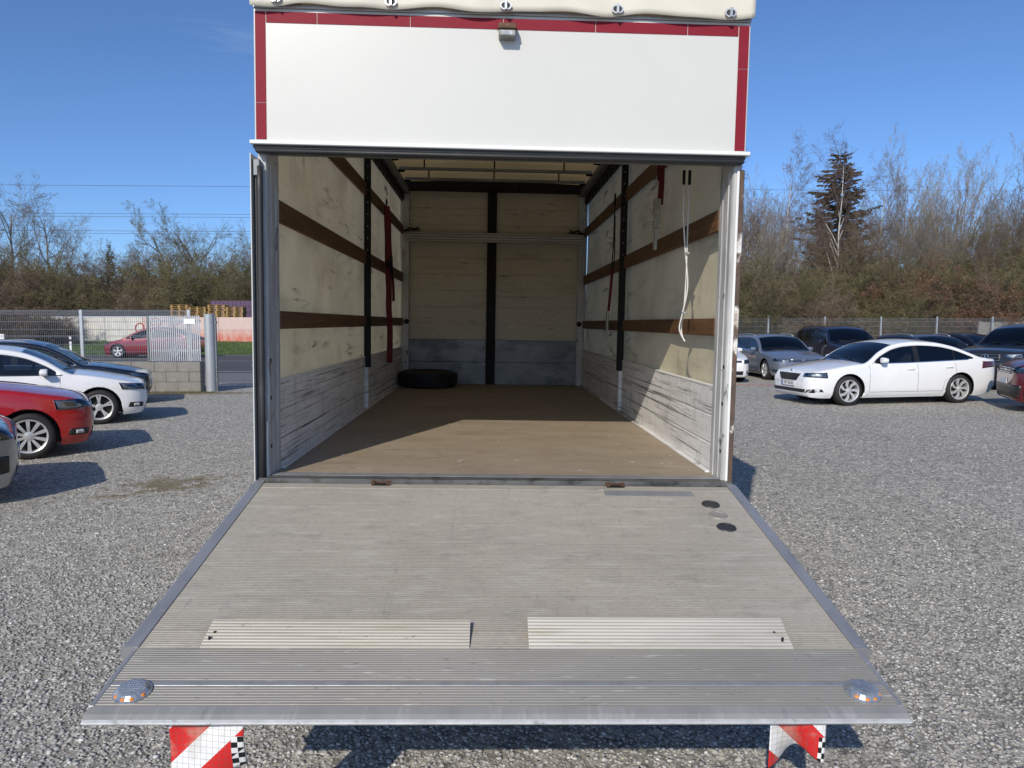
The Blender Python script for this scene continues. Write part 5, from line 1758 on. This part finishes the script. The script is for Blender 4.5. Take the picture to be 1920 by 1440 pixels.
    for x in (-.8, .75):
        m = MB(); m.box(x - .03, x + .03, .0205, .07, 0, .9); m.build('leg', D['galv'], sg)
    mp = empty('marker_post', (-24.25, 39.6, .05))
    tag(mp, 'slim white roadside marker post with black band', 'post')
    m = MB(); m.prism([(-.06, 0), (.06, 0), (.06, .98), (-.06, 1.05)], -.04, .04, 'y'); m.build('body', D['sign'], mp, .01)
    m = MB(); m.box(-.062, .062, -.043, .043, .72, .86); m.build('band', D['ink_black'], mp)
    # ---- far fence on the right
    rf = empty('mesh_fence', (9.2, 28.2, 0))
    tag(rf, 'long wire mesh fence between parked cars and the bare thicket', 'fence')
    pm = MB(); pm.box(-.035, .035, -.03, .03, 0, 2.12); pmesh = pm.mesh('post', .004); pmesh.materials.append(D['galv'])
    wp2 = wire_panel(2.46, .05, 2.05, .05, .0032, (.2, .9, 1.9)); wp2.materials.append(D['galv'])
    for i in range(-3, 6):
        copy_mesh('post', pmesh, rf, (3.06 + i * 2.52 - .0, 0, 0))
        if i < 5:
            p = copy_mesh('mesh_panel', wp2, rf, (3.06 + i * 2.52 + .03, -.05, 0)); p['kind'] = 'stuff'
    m = MB(); m.box(-.22, .22, -.07, -.06, 1.72, 2.02)
    s = m.build('notice', D['sign'], rf); s.location = (3.06 + 4.72 * 2.52, 0, 0)
    m = MB(); m.box(-.09, -.02, -.074, -.0705, 1.78, 1.95); m.box(.06, .16, -.074, -.0705, 1.76, 1.80)
    s2 = m.build('notice_print', D['ink_black'], s); s2['kind'] = 'stuff'
    gw = empty('panel_wall', (21.9, 28.4, 0))
    tag(gw, 'low grey concrete panel wall continuing from the mesh fence', 'wall')
    for i in range(7):
        for k in range(4):
            m = MB(); m.box(i * 2.0 + .07, i * 2.0 + 1.93, -.03, .03, k * .47, k * .47 + .465); m.build('wall_panel', D['block'], gw, .006)
        m = MB(); m.box(i * 2.0 - .065, i * 2.0 + .065, -.06, .06, 0, 1.92); m.build('post', D['block'], gw, .006)
    # red marking tape lying on the gravel
    m = MB(); ribbon(m, [(5.0, 17.9, .012), (8.5, 17.55, .012), (12, 17.2, .014), (15, 16.8, .012), (19, 16.5, .012)], .05, (0, 1, 0), .004)
    o = m.build('marking_tape', D['flag_red'], None)
    tag(o, 'thin red marking tape stretched along the gravel behind the liftback', 'tape')
    # power lines
    for i, (z, y, sag) in enumerate(((22.6, 112, .5), (18.4, 112, .6), (18.15, 113.5, .6), (15.8, 112, .6), (15.6, 113.5, .5))):
        m = MB(); m.tube([(-220 + 40 * k, y, z + sag * (((k - 6) / 6) ** 2)) for k in range(13)], .026, 4)
        o = m.build('power_line', D['cable'], None)
        tag(o, 'thin overhead power cable spanning the sky behind the trees', 'cable', 'overhead power cables')
build_site()

# ------------------------------------------------------------------ trees
def tubes_mesh(name, segs, mat, k=3):
    A = np.array(segs, float)           # x0 y0 z0 x1 y1 z1 r0 r1
    p0, p1, r0, r1 = A[:, 0:3], A[:, 3:6], A[:, 6], A[:, 7]
    t = p1 - p0
    t /= np.maximum(np.linalg.norm(t, axis=1), 1e-6)[:, None]
    ref = np.where(np.abs(t[:, 2:3]) < .9, np.array([[0, 0, 1.0]]), np.array([[1.0, 0, 0]]))
    n1 = np.cross(t, ref); n1 /= np.linalg.norm(n1, axis=1)[:, None]
    n2 = np.cross(t, n1)
    ang = np.arange(k) * 2 * PI / k
    ring = n1[:, None, :] * np.cos(ang)[None, :, None] + n2[:, None, :] * np.sin(ang)[None, :, None]
    V = np.concatenate([p0[:, None] + ring * r0[:, None, None], p1[:, None] + ring * r1[:, None, None]], 1)
    n = len(A)
    base = (np.arange(n) * 2 * k)[:, None, None]
    j = np.arange(k); j2 = (j + 1) % k
    F = np.stack([j, j2, j2 + k, j + k], 1)[None] + base
    me = bpy.data.meshes.new(name)
    V = V.reshape(-1, 3); F = F.reshape(-1, 4)
    me.vertices.add(len(V)); me.vertices.foreach_set('co', V.astype(np.float32).ravel())
    me.loops.add(F.size); me.loops.foreach_set('vertex_index', F.astype(np.int32).ravel())
    me.polygons.add(len(F)); me.polygons.foreach_set('loop_start', np.arange(0, F.size, 4, dtype=np.int32))
    me.update(calc_edges=True)
    me.materials.append(mat)
    return me


def grow(seed, height, r0, style):
    """returns (thick segments, thin segments) of a leafless tree"""
    rng = random.Random(seed)
    thick, thin = [], []
    P = dict(oak=dict(levels=4, kids=(11, 8, 8, 6), ang=(48, 45, 42, 40), ratio=(.52, .50, .48, .5), up=.10, start=.22, wob=.12),
             birch=dict(levels=4, kids=(16, 8, 7, 4), ang=(34, 38, 42, 40), ratio=(.36, .48, .5, .55), up=-.03, start=.25, wob=.07),
             fan=dict(levels=4, kids=(12, 7, 5, 4), ang=(26, 28, 32, 34), ratio=(.70, .45, .45, .5), up=.16, start=.10, wob=.08),
             bush=dict(levels=3, kids=(12, 11, 9), ang=(40, 46, 46), ratio=(.52, .45, .5), up=.05, start=.06, wob=.20))[style]
    def branch(p, d, ln, r, lev):
        nseg = 6 if lev == 0 else (4 if lev < P['levels'] - 1 else 2)
        pts = [(p.copy(), r)]
        dd = d.copy()
        for i in range(nseg):
            w = P['wob'] * (1 + .5 * lev)
            dd = (dd + Vector((rng.gauss(0, w), rng.gauss(0, w), rng.gauss(0, w) + P['up'] * (1 if lev else .3)))).normalized()
            p = p + dd * (ln / nseg)
            rr = r * (1 - .8 * (i + 1) / nseg) if lev else r * (1 - .75 * (i + 1) / nseg)
            rr = max(rr, .0055)
            pts.append((p.copy(), rr))
        for (a, ra), (b, rb) in zip(pts[:-1], pts[1:]):
            (thick if ra > .03 else thin).append((*a, *b, ra, rb))
        if lev >= P['levels'] - 0: return
        nk = P['kids'][lev] if lev < len(P['kids']) else 0
        for k in range(nk):
            f = P['start'] if lev == 0 else .2
            t = f + (1 - f) * ((k + rng.random()) / nk)
            x = t * nseg; i = min(int(x), nseg - 1); u = x - i
            q = pts[i][0].lerp(pts[i + 1][0], u); rq = pts[i][1] * (1 - u) + pts[i + 1][1] * u
            ax = (pts[i + 1][0] - pts[i][0]).normalized()
            perp = ax.orthogonal().normalized()
            perp = Matrix.Rotation(rng.uniform(0, 2 * PI), 3, ax) @ perp
            a = math.radians(P['ang'][lev] * rng.uniform(.7, 1.3))
            nd = (ax * math.cos(a) + perp * math.sin(a)).normalized()
            l2 = ln * P['ratio'][lev] * rng.uniform(.7, 1.2) * (1.15 - .55 * t if lev == 0 and style != 'fan' else 1 - .3 * t)
            branch(q, nd, l2, min(rq * .62, r * .5), lev + 1)
    if style in ('bush', 'fan'):
        n = 9 if style == 'bush' else 7
        for k in range(n):
            a = 2 * PI * k / n + rng.uniform(-.3, .3)
            tilt = rng.uniform(.12, .75 if style == 'bush' else .42)
            d = Vector((math.cos(a) * math.sin(tilt), math.sin(a) * math.sin(tilt), math.cos(tilt)))
            branch(Vector((math.cos(a) * .15, math.sin(a) * .15, 0)), d, height * rng.uniform(.65, 1.0), r0 * rng.uniform(.5, 1), 0 if style == 'fan' else 0)
    else:
        branch(Vector((0, 0, 0)), Vector((rng.uniform(-.05, .05), rng.uniform(-.05, .05), 1)), height, r0, 0)
    return thick, thin


def buds(name, thin, mat, n, size, seed):
    """small leaf-like faces along the twigs"""
    rng = np.random.default_rng(seed)
    A = np.array(thin, float)
    i = rng.integers(0, len(A), n); u = rng.uniform(0, 1, n)[:, None]
    c = A[i, 0:3] * (1 - u) + A[i, 3:6] * u + rng.normal(0, .02, (n, 3))
    a = rng.normal(0, 1, (n, 3)); a /= np.linalg.norm(a, axis=1)[:, None]
    b = np.cross(a, rng.normal(0, 1, (n, 3))); b /= np.linalg.norm(b, axis=1)[:, None]
    s = rng.uniform(.5, 1.3, n)[:, None] * size
    V = np.stack([c - a * s * .5, c + b * s * .45, c + a * s, c - b * s * .45], 1).reshape(-1, 3)
    F = np.arange(4 * n).reshape(-1, 4)
    me = bpy.data.meshes.new(name)
    me.vertices.add(len(V)); me.vertices.foreach_set('co', V.astype(np.float32).ravel())
    me.loops.add(F.size); me.loops.foreach_set('vertex_index', F.astype(np.int32).ravel())
    me.polygons.add(len(F)); me.polygons.foreach_set('loop_start', np.arange(0, F.size, 4, dtype=np.int32))
    me.update(calc_edges=True); me.materials.append(mat)
    return me


def spruce_parts(seed, h):
    rng = random.Random(seed)
    trunk = [(0, 0, z * h / 8, 0, 0, (z + 1) * h / 8, .17 * (1 - z / 8.5), .17 * (1 - (z + 1) / 8.5)) for z in range(8)]
    br = []; V = []; F = []
    z = 1.8
    while z < h - .15:
        t = z / h
        reach = (1 - t) ** .65 * h * .235 + .10
        reach *= rng.uniform(.62, 1.25)
        n = 7 if t < .8 else 5
        for k in range(n):
            a = 2 * PI * k / n + rng.uniform(-.5, .5)
            ln = reach * rng.uniform(.55, 1.1)
            droop = .28 - .5 * t
            pts = []
            for i in range(7):
                u = i / 6
                pts.append(Vector((math.cos(a) * ln * u, math.sin(a) * ln * u, z - droop * ln * u + .22 * ln * u * u * (1 if t < .7 else .2))))
            for p, q in zip(pts[:-1], pts[1:]): br.append((*p, *q, .018, .010))
            m = int(8 + ln * 15)
            for i in range(m):
                u = rng.uniform(.12, 1)
                j = min(int(u * 6), 5); p = pts[j].lerp(pts[j + 1], u * 6 - j)
                side = rng.choice((-1, 1))
                l2 = (.14 + .34 * (1 - u)) * min(1, ln) * rng.uniform(.6, 1.2)
                d = Vector((math.cos(a) * .7 - side * math.sin(a) * .8, math.sin(a) * .7 + side * math.cos(a) * .8, rng.uniform(-.7, -.1))).normalized()
                q = p + d * l2
                w = Vector((rng.uniform(-1, 1), rng.uniform(-1, 1), rng.uniform(-.4, .4))).normalized() * .045
                b = len(V)
                V += [p - w * .6, p + w * .6, q + w * .25, q - w * .25]; F.append((b, b + 1, b + 2, b + 3))
                w2 = Vector((0, 0, -.075 * rng.uniform(.5, 1.5)))
                b = len(V)
                V += [p, q, q + w2 * .6, p + w2]; F.append((b, b + 1, b + 2, b + 3))
        z += .20 + .16 * (1 - t)
    return trunk, br, np.array([tuple(v) for v in V]), np.array(F)


TREE = {}
def tree_proto(key, seed, h, r, style, bark, twig, bud=None):
    th, tn = grow(seed, h, r, style)
    parts = [('trunk', tubes_mesh('trunk', th, MATS[bark], 5)), ('crown', tubes_mesh('crown', tn, MATS[twig], 3))]
    if bud: parts.append(('foliage', buds('foliage', tn, MATS[bud[0]], bud[1], bud[2], seed)))
    TREE[key] = (parts, h)


def plant(key, name, x, y, h, label, cat, group, rz=None, z=0.0, wide=1.0, rnd=random.Random(77)):
    parts, h0 = TREE[key]
    e = empty(name, (x, y, z), (0, 0, rnd.uniform(0, 6.28) if rz is None else rz))
    s = h / h0
    e.scale = (s * wide, s * wide, s)
    tag(e, label, cat, group)
    for nm, me in parts: copy_mesh(nm, me, e)
    return e


def build_trees():
    tree_proto('oakA', 1, 12, .20, 'oak', 'bark_light', 'twig_grey', ('bud_olive', 2500, .05))
    tree_proto('oakB', 2, 12, .18, 'oak', 'bark', 'twig_olive', ('bud_olive', 3500, .05))
    tree_proto('oakC', 3, 12, .16, 'oak', 'bark', 'twig_brown')
    tree_proto('fanA', 4, 9, .11, 'fan', 'bark_light', 'twig_grey')
    tree_proto('fanB', 5, 9, .10, 'fan', 'bark', 'twig_brown')
    tree_proto('birchA', 6, 11, .11, 'birch', 'birch', 'twig_birch')
    tree_proto('birchB', 7, 11, .09, 'birch', 'birch', 'twig_birch')
    tree_proto('bushA', 8, 4, .05, 'bush', 'bark', 'twig_olive', ('bud_olive', 2600, .035))
    tree_proto('bushB', 9, 4, .05, 'bush', 'bark', 'twig_brown', ('bud_brown', 900, .03))
    tree_proto('bushC', 10, 4, .05, 'bush', 'bark', 'twig_red', ('bud_brown', 3000, .045))
    tr, br, V, F = spruce_parts(12, 12)
    me = bpy.data.meshes.new('foliage'); me.from_pydata([tuple(v) for v in V], [], [tuple(f) for f in F]); me.materials.append(MATS['needles'])
    TREE['spruce'] = ([('trunk', tubes_mesh('trunk', tr, MATS['bark'], 6)), ('branches', tubes_mesh('branches', br, MATS['bark'], 3)), ('crown', me)], 12)
    R = random.Random(21)
    W = 'woodland behind the right-hand fence'
    plant('spruce', 'spruce_tree', 23.0, 44.5, 13.1, 'tall dark brownish spruce rising behind the white birches', 'tree', None, wide=1.45)
    # birches
    for (x, y, h, k, lab) in ((20.0, 38.6, 10.8, 'birchA', 'white stemmed birch standing before the spruce with clear pale trunk'), (17.6, 40.0, 10.2, 'birchB', 'white birch beside the spruce on the truck side'),
                              (13.2, 41, 9.8, 'birchA', 'grey white birch nearest the truck edge above the thicket'), (23.8, 41, 9.6, 'birchB', 'slim birch with pale stem beside the spruce away from the truck'),
                              (15.2, 44, 10.3, 'birchB', 'thin birch between the truck edge and the spruce')):
        plant(k, 'birch_tree', x, y, h, lab, 'tree', W, wide=.8)
    for (x, y, h, k) in ((27.5, 42, 9.6, 'fanA'), (30.5, 44, 8.2, 'fanA'), (33.5, 40, 8.8, 'fanB'), (36.5, 42, 9.6, 'fanB'), (25.6, 46, 8.0, 'fanB'), (34.5, 35.5, 8.8, 'oakC'), (12.0, 47, 9.2, 'fanB'), (18.5, 48, 9.0, 'fanA'), (11, 37, 6.6, 'fanB'), (14.5, 36.5, 6.0, 'fanA'), (17.3, 37, 6.4, 'fanB'), (21, 36.6, 6.2, 'fanB'), (24.5, 37.5, 6.6, 'fanA'), (27, 37, 6.0, 'fanB'), (30, 37.5, 6.8, 'fanB'), (29, 40, 7.4, 'fanA'), (32.2, 37, 7.0, 'fanB'), (22.5, 47, 8.0, 'fanA'), (35.5, 38, 8.0, 'fanB'), (16.3, 46, 8.2, 'fanB')):
        plant(k, 'bare_tree', x, y, h, 'leafless many-stemmed tree with upswept branches above the thicket', 'tree', W)
    for i in range(66):
        x = 8 + (i % 22) * 1.55 + R.uniform(-.6, .6)
        row = i // 22
        y = 31.2 + row * 3.0 + R.uniform(-.8, .8)
        k = R.choice(('bushA', 'bushA', 'bushB', 'bushB', 'bushC' if 14 < x < 24 else 'bushB'))
        h = (3.3 + row * .9 + R.uniform(-.7, .9)) * (1.2 if x > 30 else 1.0)
        lab = {'bushA': 'olive green budding shrub in the thicket behind the mesh fence', 'bushB': 'bare brown twiggy shrub in the thicket behind the mesh fence', 'bushC': 'reddish brown shrub in the thicket below the spruce'}[k]
        plant(k, 'shrub', x, y, h, lab, 'shrub', {'bushA': 'olive shrubs of the thicket', 'bushB': 'brown shrubs of the thicket', 'bushC': 'reddish shrubs of the thicket'}[k], wide=1.15)
    # left: trees beyond the road
    L = 'trees beyond the road'
    for (x, y, h, k, lab) in ((-50, 74, 13.0, 'oakA', 'large pale leafless tree with wide crown beyond the hedge'), (-43.5, 73, 12.2, 'oakA', 'pale leafless tree beside the widest crowned tree'),
                              (-56, 78, 11.5, 'oakC', 'dark leafless tree at the outer end of the tree row')):
        plant(k, 'bare_tree', x, y, h, lab, 'tree', L)
    plant('spruce', 'larch_tree', -37.0, 70, 9.6, 'slender dark conifer between the pale trees and the olive trees', 'tree', None, wide=.55)
    for i, (x, y, h, k) in enumerate(((-30.5, 70, 10.6, 'oakB'), (-27.2, 69, 10.8, 'oakB'), (-23.2, 71, 9.4, 'oakB'), (-33.5, 74, 8.6, 'oakC'), (-20.0, 70, 9.0, 'oakB'), (-16.6, 70, 8.6, 'oakC'), (-13.2, 72, 8.8, 'fanB'), (-25, 76, 9.6, 'oakC'), (-18.0, 76, 9.2, 'fanB'), (-10, 74, 8.6, 'oakC'), (-6, 74, 8.4, 'fanB'), (-39.5, 71, 9.0, 'oakC'), (-60, 72, 10.5, 'oakB'), (-46.5, 79, 11.0, 'oakC'), (-35.0, 68, 7.6, 'oakB'), (-21.5, 66, 8.2, 'oakC'), (-29, 78, 10.4, 'oakC'), (-15, 66, 7.6, 'oakB'), (-11.5, 67, 7.8, 'oakC'), (-53, 70, 9.4, 'oakC'), (-41, 66, 6.8, 'oakB'), (-31.8, 66, 7.4, 'oakC'), (-25.4, 65, 7.6, 'oakB'), (-47.5, 68, 9.6, 'oakB'), (-36.2, 75, 9.4, 'oakC'), (-33, 64, 7.8, 'oakB'), (-28.6, 63, 7.0, 'oakC'), (-23.4, 63, 7.2, 'oakB'), (-19.2, 64, 8.0, 'oakB'), (-17, 72, 9.0, 'fanB'), (-21.8, 74, 9.4, 'fanB'), (-13.5, 63, 7.4, 'oakC'), (-38.2, 64, 7.2, 'oakC'), (-44.6, 64, 7.6, 'oakB'), (-51.5, 64, 7.8, 'oakC'), (-57, 66, 8.4, 'oakB'))):
        lab = {'oakB': 'olive tinted leafless tree above the shed and pink wall', 'oakC': 'brown leafless tree in the row above the pink wall', 'fanB': 'leafless upswept tree above the purple crates'}[k]
        plant(k, 'bare_tree', x, y, h, lab, 'tree', {'oakB': 'olive tinted trees beyond the road', 'oakC': 'brown trees beyond the road', 'fanB': 'upswept trees beyond the road'}[k])
    for i in range(56):
        x = -66 + (i % 28) * 2.3 + R.uniform(-.8, .8); y = 60 + (i // 28) * 4 + R.uniform(-1.5, 2)
        plant(R.choice(('bushA', 'bushB')), 'shrub', x, y, 5.5 + (i // 28) * 1.5 + R.uniform(-.9, 1.0), 'tangled shrub below the bare trees beyond the road', 'shrub', 'shrubs beyond the road', wide=1.1)
    # clipped dark hedge in front of the wall
    for i in range(36):
        x = -47 + (i % 18) * 1.12
        plant('bushB', 'hedge_shrub', x, 43.6 + (i // 18) * .9 + R.uniform(-.2, .2), 2.1 + R.uniform(-.15, .15), 'dense dark brown hedge shrub before the concrete wall', 'hedge', 'hedge beyond the road', wide=1.35, z=.45)
build_trees()
